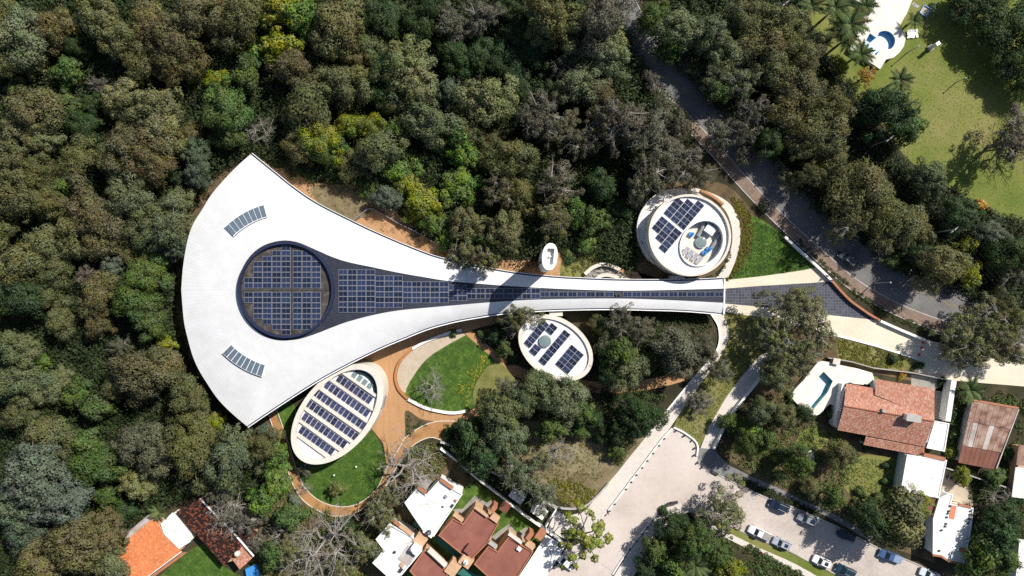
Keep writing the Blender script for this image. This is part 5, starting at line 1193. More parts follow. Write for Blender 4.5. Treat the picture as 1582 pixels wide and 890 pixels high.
# ------------------------------------------------------------------ vegetation
def unit(v): return v / np.maximum(1e-9, np.linalg.norm(v, axis=1, keepdims=True))
def leaf_mesh(name, c, nrm, size, tint, rs, aspect=0.6, soft=None):
    n = len(c); t = rs.randn(n, 3); a = unit(np.cross(nrm, t)); b = np.cross(nrm, a); s = size.reshape(-1, 1)
    V = np.empty((n, 4, 3), np.float32)
    V[:,0] = c - a*s; V[:,1] = c - b*s*aspect + nrm*s*0.12; V[:,2] = c + a*s; V[:,3] = c + b*s*aspect + nrm*s*0.12
    me = bpy.data.meshes.new(name); me.vertices.add(4*n); me.vertices.foreach_set('co', V.ravel())
    me.loops.add(4*n); me.loops.foreach_set('vertex_index', np.arange(4*n, dtype=np.int32))
    me.polygons.add(n); me.polygons.foreach_set('loop_start', np.arange(0, 4*n, 4, dtype=np.int32))
    try: me.polygons.foreach_set('loop_total', np.full(n, 4, np.int32))
    except Exception: pass
    me.update(calc_edges=True)
    at = me.attributes.new('tint', 'FLOAT_COLOR', 'FACE'); col = np.ones((n, 4), np.float32); col[:,:3] = np.clip(tint, 0, 1)
    at.data.foreach_set('color', col.ravel()); me.materials.append(M['leaf']); me.validate()
    if soft is not None: me.normals_split_custom_set(np.repeat(soft.astype(np.float32), 4, axis=0).tolist())
    return me

def blob_leaves(centers, radii, per, rs, size, rnd=0.55, up=0.25, tone=0.22):
    cs, ns, ts, ss, sn = [], [], [], [], []
    for c, r in zip(centers, radii):
        n = max(8, int(per * (r**2))); d = unit(rs.randn(n*2, 3)); d = d[d[:,2] > -0.45][:n]; n = len(d)
        rad = r * (0.7 + 0.36*rs.rand(n, 1)**0.7 + 0.5*(rs.rand(n, 1) < 0.1)*rs.rand(n, 1)) * (1 + 0.16*np.sin(d[:,:1]*9 + rs.rand()*6) * np.cos(d[:,1:2]*8 + rs.rand()*6))
        cs.append(c + d*rad*np.array([1, 1, 0.85])); nn = unit(d + rnd*rs.randn(n, 3)*0.5 + np.array([0, 0, up])); ns.append(nn); sn.append(unit(d*0.75 + unit(np.array([c]))*0.3 + 0.3*rs.randn(n, 3) + np.array([0, 0, 0.3])))
        base = np.array([0.42 + tone*(rs.rand()-0.5)*2*0.6, 0.5 + 0.7*(rs.rand()-0.5), 0.5 + 0.6*(rs.rand()-0.5)])
        t = base + np.stack([rs.randn(n)*0.12, rs.randn(n)*0.16, rs.randn(n)*0.15], 1); ts.append(t); ss.append(size*(0.65 + 0.7*rs.rand(n)))
    return np.concatenate(cs), np.concatenate(ns), np.concatenate(ss), np.concatenate(ts), np.concatenate(sn)

CB = 0.78   # crown base height in crown radii
def crown_points(rs, n, lo, hi, zlo, flat, sep):
    ph = rs.rand(4)*6.28; out = []; tries = 0
    while len(out) < n and tries < 6000:
        tries += 1; th = rs.rand()*6.283; z = zlo + (1-zlo)*rs.rand(); h = math.sqrt(max(0, 1-max(0, z)**2))
        lob = 1 + 0.18*math.sin(2*th+ph[0]) + 0.14*math.sin(3*th+ph[1]) + 0.1*math.sin(5*th+ph[2]); f = lo + (hi-lo)*rs.rand()
        p = np.array([math.cos(th)*h*f*lob, math.sin(th)*h*f*lob, z*flat*f])
        if all(np.linalg.norm(p-q) > sep for q in out): out.append(p)
    return np.array(out)

def limbs(centers, rs, base_r=0.07, trunk_top=None, tips=True, n_main=6, sub=0):
    mb = MB(); tt = trunk_top if trunk_top is not None else CB + 0.05; bend = rs.randn(2)*0.05
    top = Vector((bend[0], bend[1], tt)); mb.tube([(0,0,0), (bend[0]*0.4, bend[1]*0.4, tt*0.5), tuple(top)], [base_r*1.25, base_r, base_r*0.8], 7)
    mains = []
    for k in range(n_main):
        a = 2*math.pi*(k + rs.rand()*0.6)/n_main; m = Vector((0.42*math.cos(a), 0.42*math.sin(a), tt + 0.22 + 0.15*rs.rand())); st = Vector((bend[0], bend[1], tt*(0.75 + 0.25*rs.rand())))
        mid = st*0.5 + m*0.5 + Vector((rs.randn()*0.04, rs.randn()*0.04, -0.03)); mb.tube([st, mid, m], [base_r*0.6, base_r*0.45, base_r*0.34], 6); mains.append(m)
    for c in centers:
        e = Vector(c) + Vector((0, 0, CB)); m = min(mains, key=lambda q: (q-e).length); mid = m*0.5 + e*0.5 + Vector(rs.randn(3)*0.04)
        mb.tube([m, mid, e], [base_r*0.3, base_r*0.2, base_r*0.09], 5)
        for s_ in range(sub):
            q = mid + Vector(rs.randn(3)*0.16) + Vector((0,0,0.08)); mb.tube([mid, (mid+q)/2 + Vector(rs.randn(3)*0.02), q], [base_r*0.14, base_r*0.1, base_r*0.05], 4)
            q2 = e + Vector(rs.randn(3)*0.13) + Vector((0,0,0.05)); mb.tube([e, q2], [base_r*0.1, base_r*0.045], 4)
    return mb.mesh('trunk')

def make_tree(style, seed):
    rs = np.random.RandomState(seed)
    if style == 'dense':
        c = crown_points(rs, 60, 0.35, 0.92, -0.15, 0.8, 0.13); r = 0.09 + 0.22*rs.rand(len(c)); L = blob_leaves(c, r, 4600, rs, 0.032, 0.6); lm = limbs(c[:14], rs)
    elif style == 'fine':
        c = crown_points(rs, 70, 0.4, 0.9, -0.15, 0.75, 0.12); r = 0.11 + 0.11*rs.rand(len(c)); L = blob_leaves(c, r, 6200, rs, 0.03, 0.75); lm = limbs(c[:20], rs)
    elif style == 'leafy':
        c = crown_points(rs, 34, 0.4, 0.86, -0.1, 0.8, 0.2); r = 0.14 + 0.16*rs.rand(len(c)); L = blob_leaves(c, r, 2300, rs, 0.055, 0.75, 0.4, 0.4); lm = limbs(c[:12], rs)
    elif style == 'airy':
        c = crown_points(rs, 80, 0.3, 0.95, -0.1, 0.72, 0.1); r = 0.08 + 0.09*rs.rand(len(c)); L = blob_leaves(c, r, 5600, rs, 0.027, 0.95); lm = limbs(c, rs, 0.055, sub=1)
    elif style == 'open':
        c = crown_points(rs, 64, 0.3, 1.0, -0.05, 0.6, 0.12); r = 0.07 + 0.1*rs.rand(len(c)); L = blob_leaves(c, r, 9500, rs, 0.026, 0.95); lm = limbs(c, rs, 0.05, sub=2)
    elif style == 'tuft':
        c = crown_points(rs, 42, 0.35, 1.02, -0.1, 0.7, 0.16); r = 0.06 + 0.08*rs.rand(len(c)); L = blob_leaves(c, r, 9000, rs, 0.034, 0.7, 0.5); lm = limbs(c, rs, 0.055)
    elif style == 'shrub':
        c = crown_points(rs, 16, 0.3, 0.75, 0.0, 0.8, 0.2); r = 0.24 + 0.2*rs.rand(len(c)); L = blob_leaves(c, r, 900, rs, 0.1, 0.75, 0.4, 0.35)
        c2, n2, s2, t2, q2 = L; c2[:,2] = np.maximum(c2[:,2], -0.02); mb = MB()
        for k in range(5): a = rs.rand()*6.28; mb.tube([(0,0,0), (0.2*math.cos(a), 0.2*math.sin(a), 0.25), (0.5*math.cos(a), 0.5*math.sin(a), 0.55)], [0.05, 0.04, 0.015], 5)
        return leaf_mesh('crown', c2 + np.array([0,0,0.1]), n2, s2, t2, rs, soft=q2), mb.mesh('stem')
    c, n, s, t, q = L
    return leaf_mesh('crown', c + np.array([0, 0, CB]), n, s, t, rs, soft=q), lm

def bare_tree(seed, n_main=5, flat=0.8):
    """leafless crown: trunk and main limbs in one mesh, branches and twigs in another"""
    rs = np.random.RandomState(seed); c = crown_points(rs, 48, 0.45, 0.98, 0.02, flat, 0.15); main = MB(); br = MB(); b0 = 0.055; tt = 0.5
    V3 = lambda s_: Vector(rs.randn(3)*s_)
    main.tube([(0,0,0), V3(0.02) + Vector((0,0,0.25)), (0,0,tt)], [b0*1.3, b0*1.1, b0*0.9], 8); mains = []
    for k in range(n_main):
        a_ = 2*math.pi*(k + rs.rand()*0.5)/n_main; m = Vector((0.4*math.cos(a_), 0.4*math.sin(a_), tt + 0.3 + 0.12*rs.rand())); st = Vector((0, 0, tt*(0.8 + 0.2*rs.rand())))
        p1 = st*0.6 + m*0.4 + V3(0.03); p2 = st*0.25 + m*0.75 + V3(0.03); main.tube([st, p1, p2, m], [b0*0.62, b0*0.52, b0*0.45, b0*0.36], 6); mains += [m, p2]
    for q in c:
        e = Vector(q) + Vector((0,0,0.55)); m = min(mains, key=lambda w: (w-e).length + 0.15*rs.rand()); p1 = m*0.66 + e*0.34 + V3(0.035); p2 = m*0.33 + e*0.67 + V3(0.035)
        br.tube([m, p1, p2, e], [b0*0.26, b0*0.2, b0*0.14, b0*0.09], 5, cap=False)
        for st, r_ in ((p1, 0.11), (p2, 0.1), (e, 0.08), (e, 0.08), (e, 0.08)):
            d = ((e - m).normalized()*0.5 + V3(0.55)).normalized(); d.z = abs(d.z)*0.8; ln = 0.13 + 0.13*rs.rand(); t1 = st + d*ln*0.5 + V3(0.015); t2 = st + d*ln + V3(0.02)
            br.tube([st, t1, t2], [b0*r_, b0*r_*0.75, b0*0.06], 4, cap=False)
            for z in range(2):
                d2 = (d + V3(0.5)).normalized(); br.tube([t1, t1 + d2*0.1*(0.6+0.8*rs.rand())], [b0*r_*0.6, b0*0.05], 4, cap=False)
    return main.mesh('trunk'), br.mesh('branches')

PRO = {}
for st, k in (('dense', 6), ('fine', 5), ('leafy', 4), ('airy', 4), ('open', 3), ('tuft', 1), ('shrub', 4)):
    PRO[st] = [make_tree(st, 100*len(PRO) + i + 5) for i in range(k)]
BARE = [bare_tree(31), bare_tree(47, 6, 0.7), bare_tree(53, 4, 0.9)]
COL = {'o': (0.135,0.14,0.05), 'b': (0.14,0.128,0.052), 'g': (0.132,0.158,0.07), 'e': (0.108,0.14,0.092), 'd': (0.045,0.08,0.025), 'l': (0.12,0.195,0.035), 'y': (0.2,0.225,0.02),
       'm': (0.085,0.132,0.032), 'k': (0.122,0.12,0.074), 'p': (0.175,0.182,0.07), 'u': (0.12,0.1,0.078), 'a': (0.4,0.24,0.03)}
WORD = {'o': 'olive-green', 'b': 'brownish-olive', 'g': 'grey-green', 'e': 'blue-grey', 'd': 'dark green', 'l': 'bright green', 'y': 'yellow-green', 'm': 'mid-green', 'k': 'grey-brown', 'p': 'pale olive', 'u': 'purplish-brown', 'a': 'orange-yellow'}
DEF = {'o': 'dense', 'b': 'dense', 'g': 'dense', 'e': 'fine', 'd': 'dense', 'l': 'leafy', 'y': 'leafy', 'm': 'leafy', 'k': 'airy', 'p': 'fine', 'u': 'airy', 'a': 'airy'}
T = []
def trees(txt):
    for it in txt.split(';'):
        f = it.split()
        if len(f) >= 4: T.append((float(f[0]), float(f[1]), float(f[2]), f[3], f[4] if len(f) > 4 else None, float(f[5]) if len(f) > 5 else 1.0))
trees("""25 55 36 g;75 40 30 b;45 102 18 p leafy;112 72 20 d;150 30 36 o;178 58 30 o;225 38 32 b;262 62 38 b;214 96 30 o;272 98 32 b;300 18 36 b;332 46 24 b;370 22 34 o;370 66 16 y;394 82 18 l;330 126 20 y;376 116 26 m;
100 106 22 m;20 136 16 m;46 166 36 b;96 160 22 m;136 160 16 d;180 150 30 p;226 166 40 p;242 198 36 p;200 198 28 o;150 130 16 u;25 205 30 o;62 212 26 p;340 162 36 m dense;352 205 24 m dense;295 208 18 b;122 192 22 d;-8 15 30 o;-10 95 30 o;
8 245 32 o;110 250 30 o;60 268 26 o;96 286 20 m;22 302 36 o;62 314 26 o;190 226 38 b;236 222 36 b;232 256 30 b;170 252 26 o;192 300 36 g;270 312 24 g;258 346 36 g;220 352 32 g;272 376 24 e;132 330 38 b;112 362 30 o;150 372 30 b;
66 382 30 o;30 402 36 o;76 412 28 o;170 412 20 e;130 426 20 u;216 426 28 m dense;205 392 20 o;298 235 24 e;300 262 24 e;268 272 14 d;242 398 18 m;-6 350 28 o;
30 458 36 d;62 452 26 o;86 496 22 o;146 456 30 b;146 502 20 b;206 470 34 m dense;226 500 24 m dense;182 536 18 k;254 532 14 y;262 556 12 y;20 545 32 g;14 592 32 g;62 602 24 g;92 586 18 p;60 560 13 l;112 612 22 m;142 632 22 m;
208 580 42 b;238 572 30 b;176 598 24 o;282 622 34 o;302 654 26 o;66 682 36 o;24 642 26 o;126 686 24 m;142 722 36 m dense;202 692 34 k dense;236 702 38 k dense;290 702 38 o;38 738 52 e;84 776 42 e;20 786 36 e;110 735 24 e;30 826 32 e;
106 852 44 b fine;58 874 40 b fine;152 832 34 b fine;165 872 30 g;206 752 26 p;186 792 18 d;160 770 20 m;
330 652 16 y;326 676 18 o;350 706 38 g;342 742 26 g;400 692 26 o;424 702 20 l;378 690 20 p leafy;406 668 11 e;272 760 11 y;310 580 10 y;
425 12 30 y leafy;456 20 26 l;472 38 18 l;520 36 42 o;426 70 26 y leafy;450 104 30 b;476 152 42 o;530 130 36 o;550 88 22 b;572 70 26 g;622 92 40 p;640 126 38 p;592 118 30 d;696 36 32 k;590 24 30 d;690 140 24 e leafy;752 150 42 p;
540 192 22 y dense;572 196 22 y dense;536 208 10 k;492 218 32 y dense;612 202 24 m;656 186 40 g;712 206 24 l;606 160 20 o;450 182 20 o;762 212 18 o;740 82 24 d dense .6;784 92 30 d dense .5;800 46 26 d dense .6;745 22 32 k;645 40 26 d;700 85 26 d;660 10 26 d;
850 22 36 o dense 1.35;840 48 26 p fine 1.3;882 30 30 o dense 1.4;930 28 40 k dense 1.2;946 52 24 p leafy;940 82 36 g fine;892 72 26 g;870 102 22 k;896 126 34 g fine;926 146 28 b;842 168 32 k;824 82 26 d dense .6;800 130 24 d dense .5;850 135 20 d dense .6;790 15 22 d;
832 190 34 k;872 196 30 k;902 216 30 k;962 186 42 u;1002 200 44 k;1022 172 26 k;790 242 32 o dense;746 246 18 p;722 200 28 o;714 238 22 l;710 282 30 l;772 292 30 b airy;806 302 24 o;862 280 34 k;856 332 34 o airy;722 346 28 p;778 356 32 p;
1000 272 38 k;1052 252 38 k;1082 272 26 k;986 300 18 k;932 286 24 d;886 320 22 m;1022 240 34 k;920 340 22 m;905 375 14 l;880 395 12 m;955 320 18 d;
490 226 28 m dense;512 258 13 l;478 272 11 l;450 260 14 o;540 256 24 o;586 226 34 g;610 260 24 l;640 250 20 l;566 286 17 m;598 304 23 e;630 286 20 y;650 312 26 y;640 332 18 y;670 346 20 l;692 302 22 l;682 226 17 l;686 246 13 e;
642 360 9 k;460 230 24 b;688 366 18 l;760 372 22 m;
960 496 26 k;990 512 24 k;926 500 16 o;938 532 20 g;960 548 28 m;972 576 28 g;945 576 22 d;1050 546 34 k dense;1086 536 24 k dense;1000 560 16 m;892 608 17 g;986 642 32 d fine;960 664 22 d fine;1012 648 22 d fine;1080 622 18 k open;1112 572 24 k;
788 604 24 k;836 716 20 g airy;872 664 15 g airy;772 642 34 g fine;802 620 28 g;832 602 28 g;872 622 32 g;780 682 34 g fine;722 672 22 d leafy;850 662 22 m;902 640 20 m;798 736 32 g airy;836 764 28 g airy;746 712 26 d leafy;715 700 18 d leafy;800 490 26 o open;712 392 24 p open 2.4;748 402 22 p open 2.6;
1232 470 36 p open;1256 504 38 p open;1205 524 32 p open;1246 548 32 p open;1222 566 26 p airy;1204 584 24 g;1176 640 21 g dense 1.4;1212 646 22 o;1186 680 19 m;1238 722 23 m dense 1.5;1302 704 20 o;1290 642 10 l;1130 652 16 m;1156 690 18 m dense 2.0;1212 704 15 m;1155 665 16 l;1256 758 16 o;1290 772 16 m leafy 1.8;
1398 815 42 p leafy;1420 785 26 y airy;1346 804 26 d dense 1.4;1355 772 12 m;1371 744 9 m;1550 834 30 d leafy;1560 802 28 d;1522 862 28 m;1556 866 24 m;1510 830 16 m;1470 700 12 y;1490 735 14 y;1540 740 16 m;1560 700 12 m;
1498 520 34 p open;1540 500 36 p open;1520 546 30 p open;1562 540 26 p open;1480 545 24 p open;1575 505 26 p open;1560 480 22 o;
1294 272 28 o airy;1332 292 44 o;1370 322 34 o;1318 338 32 o airy 1.5;1366 370 26 o airy;1402 352 32 o;1422 362 20 b;1440 272 28 g fine;1490 330 28 d;1536 362 24 e;1460 412 34 o;1502 422 20 y;1500 376 18 y;1516 316 11 a;1382 402 14 m;1566 392 28 d;1575 425 22 k;1420 390 20 d;1540 400 18 m;
1012 22 26 m dense;1050 42 34 g fine;1036 72 22 m;1102 52 34 g fine;1132 82 30 g;1152 26 30 o;1202 30 34 o;1182 72 34 o;1222 62 30 o;1250 82 28 o;1112 112 28 g airy;1152 122 32 g airy;1202 112 30 o;1108 138 20 m;1240 132 38 b;1286 162 30 o;1280 202 34 o;1222 172 34 b;1172 172 28 k;1150 200 26 k airy;1262 215 32 o;1238 225 26 o airy;1190 215 24 d;
1382 172 38 d;1406 196 26 m;1348 166 22 d;1340 117 15 a;1495 4 28 d dense .7;1548 36 36 d dense .7;1584 88 30 d dense .7;1530 2 30 d dense .7;1592 30 36 d dense .7;1604 120 30 d dense .7;1572 214 38 u airy;1115 208 24 k;1092 126 16 k;1170 232 17 k;1218 276 17 o airy;1062 100 14 g airy;1078 108 16 g airy;1008 122 16 k;1052 196 20 k;1152 236 18 k;335 768 24 k;352 796 22 k;374 808 24 k;392 840 18 k;895 668 13 m;935 672 13 d;955 700 13 m;880 648 16 g;925 650 15 d;1300 100 14 y;1290 240 24 o;1256 268 22 o airy 1.7;
560 850 26 p airy;580 792 26 p airy;602 768 20 p airy;448 850 24 p airy;440 802 22 m;470 726 13 k;518 756 14 y airy;422 752 22 l;430 730 16 l;455 775 12 e;405 720 16 g;400 780 24 l;520 880 24 p airy;600 815 20 p airy;420 860 22 m;535 815 16 d;
1040 815 22 d;1075 845 30 m fine;1010 850 20 m;1110 860 22 m fine;1130 885 22 y leafy;1000 880 18 d;1045 880 22 l;1025 790 10 d""")
trees("""575 300 9 m;1170 640 14 y;1330 760 10 m;1370 720 8 d;1385 690 9 d;1345 690 10 d;1246 640 14 d;1225 615 12 m;1420 565 9 d;1380 555 10 d;1355 590 8 y;1395 578 8 a;1455 590 8 d;1475 672 9 m;1475 640 8 d;690 672 10 d;705 660 9 d;700 515 8 l;765 520 13 d;780 540 13 m;770 505 10 d;795 555 10 d;745 520 10 m;1180 320 10 m""")

def region(x, y):
    for (x0, y0, x1, y1), s in REG:
        if x0 <= x < x1 and y0 <= y < y1: return s
    return 'in the forest'
REG = [((-99,-99,210,120), 'in the top left corner forest'), ((210,-99,400,120), 'along the top edge left of centre'), ((-99,120,210,215), 'in the upper left forest'), ((210,120,400,225), 'above the left tip of the white roof'),
 ((-99,215,160,445), 'at the left edge, upper middle'), ((160,215,330,445), 'beside the left curve of the white roof'), ((-99,445,120,660), 'at the left edge, lower middle'), ((120,445,320,660), 'left of the lower white roof tip'),
 ((-99,660,120,990), 'in the bottom left corner forest'), ((120,660,460,770), 'below the lower white roof tip'), ((120,770,340,990), 'around the orange-tiled house'), ((340,700,640,990), 'on the bank below the round lawn'),
 ((400,-99,600,130), 'along the top edge near the middle'), ((400,130,600,320), 'above the fan end of the roof'), ((600,-99,830,130), 'in the dark forest at top centre'), ((600,130,740,400), 'above the narrowing white roof'), ((740,130,930,400), 'above the white oval tower'),
 ((830,-99,960,130), 'left of the avenue at the top'), ((930,130,1120,420), 'between the avenue and the round pavilion'), ((690,400,860,560), 'touching the long narrow roof'), ((860,470,1120,600), 'right of the small oval pavilion'),
 ((680,560,860,790), 'in the central wood left of the clearing'), ((850,590,1100,700), 'between the boardwalk and the driveway'), ((960,-99,1120,150), 'right of the avenue near the top'), ((1120,-99,1330,150), 'between the avenue and the park pool'),
 ((1120,150,1330,300), 'over the middle of the avenue'), ((1300,90,1430,240), 'at the park edge near the pool'), ((1430,-99,1700,200), 'in the top right corner of the park'), ((1280,240,1440,420), 'above the bend of the avenue'), ((1430,240,1700,445), 'below the park lawn'),
 ((1440,445,1700,570), 'over the right end of the plaza'), ((1180,440,1300,545), 'over the forecourt'), ((1110,545,1330,690), 'between the pale path and the villa pool'), ((1110,690,1330,800), 'between the street and the villa lawn'), ((1330,540,1500,780), 'in the villa garden'), ((1320,760,1465,900), 'beside the street under the villa'),
 ((1465,560,1700,990), 'in the lower right gardens'), ((980,770,1170,990), 'in the garden below the driveway corner'), ((1100,290,1280,440), 'near the small lawn')]
KINDW = {'dense': 'dense tree', 'fine': 'fine-leaved tree', 'leafy': 'leafy tree', 'airy': 'thin twiggy tree', 'open': 'spreading open-branched tree', 'tuft': 'tufted tree', 'shrub': 'shrub'}
recs = []; cnt = {}
for (x, y, r, code, st, hz) in T:
    st = st or DEF[code]
    if r < 13: st = 'shrub'
    if 430 < x < 720 and 240 < y < 395: hz *= 0.6    # low scrub on the soil slope
    recs.append((x, y, r, code, st, hz, (WORD[code] + ' ' + KINDW[st], region(x, y))))
byk = {}
for i, t_ in enumerate(recs): byk.setdefault(t_[6], []).append(i)
ORD = ordw + [w_ + ' ' for w_ in []]
def ordinal(k, n):
    if n == 1: return ''
    if k == 0: return ', leftmost'
    if k == n-1: return ', rightmost'
    return f', {ordw[k]} from left'
LAB = {}
for key, idx in byk.items():
    for k, i in enumerate(sorted(idx, key=lambda q: (recs[q][0], recs[q][1]))): LAB[i] = f'{key[0]} {key[1]}' + ordinal(k, len(idx))
tr = random.Random(5); use = {}
for i, (x, y, r, code, st, hz, key) in enumerate(recs):
    pk = use.get(st, 0); use[st] = pk + 1; cm, tm = PRO[st][pk % len(PRO[st])]
    Rw = r*S*(1.14 if r >= 13 else 1.0); big = st != 'shrub'
    zs = Rw*(0.95 + 0.25*tr.random())*hz + (2.2 if big and r >= 20 else 0.3 if big else 0)*0.5
    zc = zs*1.25 if big else zs*0.5
    w_ = P(x, y, zc); k = (H-zc)/H; Rw *= k
    o = empty('tree' if big else 'shrub', (w_.x, w_.y, 0), LAB[i], 'tree' if big else 'shrub', ('trees ' if big else 'shrubs ') + key[1])
    o.rotation_euler = (0, 0, tr.random()*6.28)
    e1 = 0.86 + 0.28*tr.random()
    c_ = local('crown', cm, o, None, (0,0,0), (0,0,0), (Rw*e1, Rw/e1, zs)); v = 0.82 + 0.36*tr.random(); h_ = COL[code]
    c_.color = (h_[0]*v*(0.94+0.12*tr.random()), h_[1]*v, h_[2]*v*(0.85+0.3*tr.random()), 1)
    local('trunk' if big else 'stem', tm, o, M['palebark'] if st in ('airy', 'open') else M['bark'], (0,0,0), (0,0,0), (Rw*e1, Rw/e1, zs))

# bare trees
def bare(px, py, r, k, label, hz=1.0):
    zt_ = r*S*0.85*hz; w_ = P(px, py, zt_*0.5); o = empty('bare_tree', (w_.x, w_.y, 0), label, 'tree', 'leafless trees'); o.rotation_euler = (0, 0, tr.random()*6.28); s_ = r*S*0.97
    local('trunk', BARE[k][0], o, M['palebark'], (0,0,0), (0,0,0), (s_, s_, s_*hz)); local('branches', BARE[k][1], o, M['palebark'], (0,0,0), (0,0,0), (s_, s_, s_*hz))
for a in ((668,596,30,0,'leafless tree standing in the oval garden lawn'), (634,718,58,1,'big leafless tree between the ochre path and the white house'), (505,832,60,2,'big leafless tree near the bottom edge left of the white houses'), (478,862,46,0,'leafless tree at the bottom edge, lower of the pair'),
          (362,790,44,1,'leafless tangled tree beside the sooty tiled house'), (410,205,26,2,'leafless tree just above the upper white roof tip'), (1570,215,46,0,'grey leafless tree on the park lawn at the right edge'), (1190,318,18,1,'small leafless tree beside the avenue kerb'),
          (800,505,30,2,'leafless-branched tree leaning over the lower edge of the long roof'), (1536,768,30,1,'brown leafless tree right of the sandy courtyard'), (1090,815,34,0,'half-leafless tree at the corner of driveway and street'), (862,694,26,2,'leafless tree in the pale clearing of the wood'),
          (1080,620,22,2,'twisted leafless tree over the pale path'), (395,250,14,1,'low leafless bush behind the upper white roof tip'), (440,820,34,1,'leafless tree on the bank left of the big pair'), (470,752,14,2,'small leafless tree on the ochre path edge'),
          (1150,190,24,0,'leafless-topped tree at the avenue edge'), (1050,880,22,1,'leafless tree at the bottom edge right of the driveway'), (970,195,34,2,'grey leafless tree left of the avenue middle')): bare(*a)
# sparse leaves on the half-bare street tree
def extra(px, py, r, st, k, code, label, hz=1.0):
    cm, tm = PRO[st][k]; Rw = r*S; zs = Rw*hz + 1; w_ = P(px, py, zs*1.2); o = empty('tree', (w_.x, w_.y, 0), label, 'tree')
    h_ = COL[code]; c_ = local('crown', cm, o, None, (0,0,0), (0,0,0), (Rw, Rw, zs)); c_.color = (*h_, 1); local('trunk', tm, o, M['bark'], (0,0,0), (0,0,0), (Rw, Rw, zs))
extra(902, 832, 46, 'tuft', 0, 'y', 'tall tree of separate yellow-green tufts over the driveway entrance')
extra(1122, 790, 40, 'open', 1, 'p', 'sparse pale tree spreading over the street corner', 0.9)

# palms
def frond_mesh(seed, leafcol=None):
    rs = np.random.RandomState(seed); cs, ns, ss, ts = [], [], [], []; mb_v = []; n = 26; V = []; F = []
    for i in range(n):
        t_ = i/(n-1); x = t_*1.0; z = 0.28*math.sin(t_*2.0) - 0.42*t_*t_; ln = 0.30*math.sin(math.pi*min(1, 0.12+t_*0.86))**0.7 * (1.0 - 0.3*t_)
        for s in (-1, 1):
            b = len(V); V += [(x, 0, z), (x+0.075, 0, z+0.004), (x+0.12+0.1*rs.rand(), s*ln, z-0.10*ln/0.3 - 0.03*rs.rand())]; F.append((b, b+1, b+2))
    b = len(V)
    for i in range(n):
        t_ = i/(n-1); z = 0.28*math.sin(t_*2.0) - 0.42*t_*t_; w = 0.018*(1-t_*0.8); V += [(t_, -w, z+0.01), (t_, w, z+0.01)]
    F += [(b+2*i, b+2*i+2, b+2*i+3, b+2*i+1) for i in range(n-1)]
    me = bpy.data.meshes.new('frond'); me.from_pydata(V, [], F); at = me.attributes.new('tint', 'FLOAT_COLOR', 'FACE')
    col = np.ones((len(F), 4), np.float32); col[:,0] = 0.35 + 0.3*rs.rand(len(F)); col[:,1] = 0.5; col[:,2] = 0.5; at.data.foreach_set('color', col.ravel()); me.materials.append(M['leaf']); me.update(); return me
FR = [frond_mesh(i) for i in range(3)]
def palm(px, py, r, h, label, n=15, col=(0.085,0.12,0.038)):
    w_ = P(px, py, h); o = empty('palm_tree', (w_.x, w_.y, 0), label, 'palm', 'palm trees'); mb = MB(); lean = (tr.random()-0.5)*0.6
    mb.tube([(0,0,0), (lean*0.3,0,h*0.5), (lean,0,h)], [0.28,0.2,0.18], 8); local('trunk', mb.mesh('trunk'), o, M['bark'])
    for k in range(n):
        a = 2*math.pi*k/n*1.0 + tr.random()*0.3; el = -0.15 - 0.75*tr.random() if k % 3 else -1.0 - 0.2*tr.random()
        s_ = r*S*(0.85+0.3*tr.random()); c_ = local('frond', FR[k % 3], o, None, (lean,0,h), (0, el*0.55, a), (s_, s_*1.05, s_)); v = 0.8 + 0.5*tr.random(); c_.color = (col[0]*v*(1.5 if tr.random() < 0.12 else 1), col[1]*v, col[2]*v, 1)
for a in ((1292,12,24,8.0,'palm at the top edge, left of the park pool deck'), (1312,38,26,8.5,'tall palm beside the park pool deck, upper one'), (1298,48,24,7.5,'palm beside the park pool deck, nearest the forest'), (1308,60,20,6.5,'short palm left of the empty park pool'), (1336,10,18,7.0,'palm overlapping the upper corner of the pool deck'), (1328,84,20,6.0,'palm at the lower left corner of the pool deck'),
          (1390,123,18,5.0,'lone palm on the park lawn below the pool'), (1410,33,14,2.5,'low palm right of the pool deck by the loungers'), (1252,8,20,7.0,'palm in the strip of grass at the top edge'), (1500,602,20,3.0,'low palm between the plaza and the rusty shed'), (246,790,14,4.0,'palm above the orange-tiled roof'), (1075,872,24,4.0,'palm in the garden right of the driveway'), (1055,842,22,4.0,'pale palm beside the driveway footpath wall')): palm(*a)
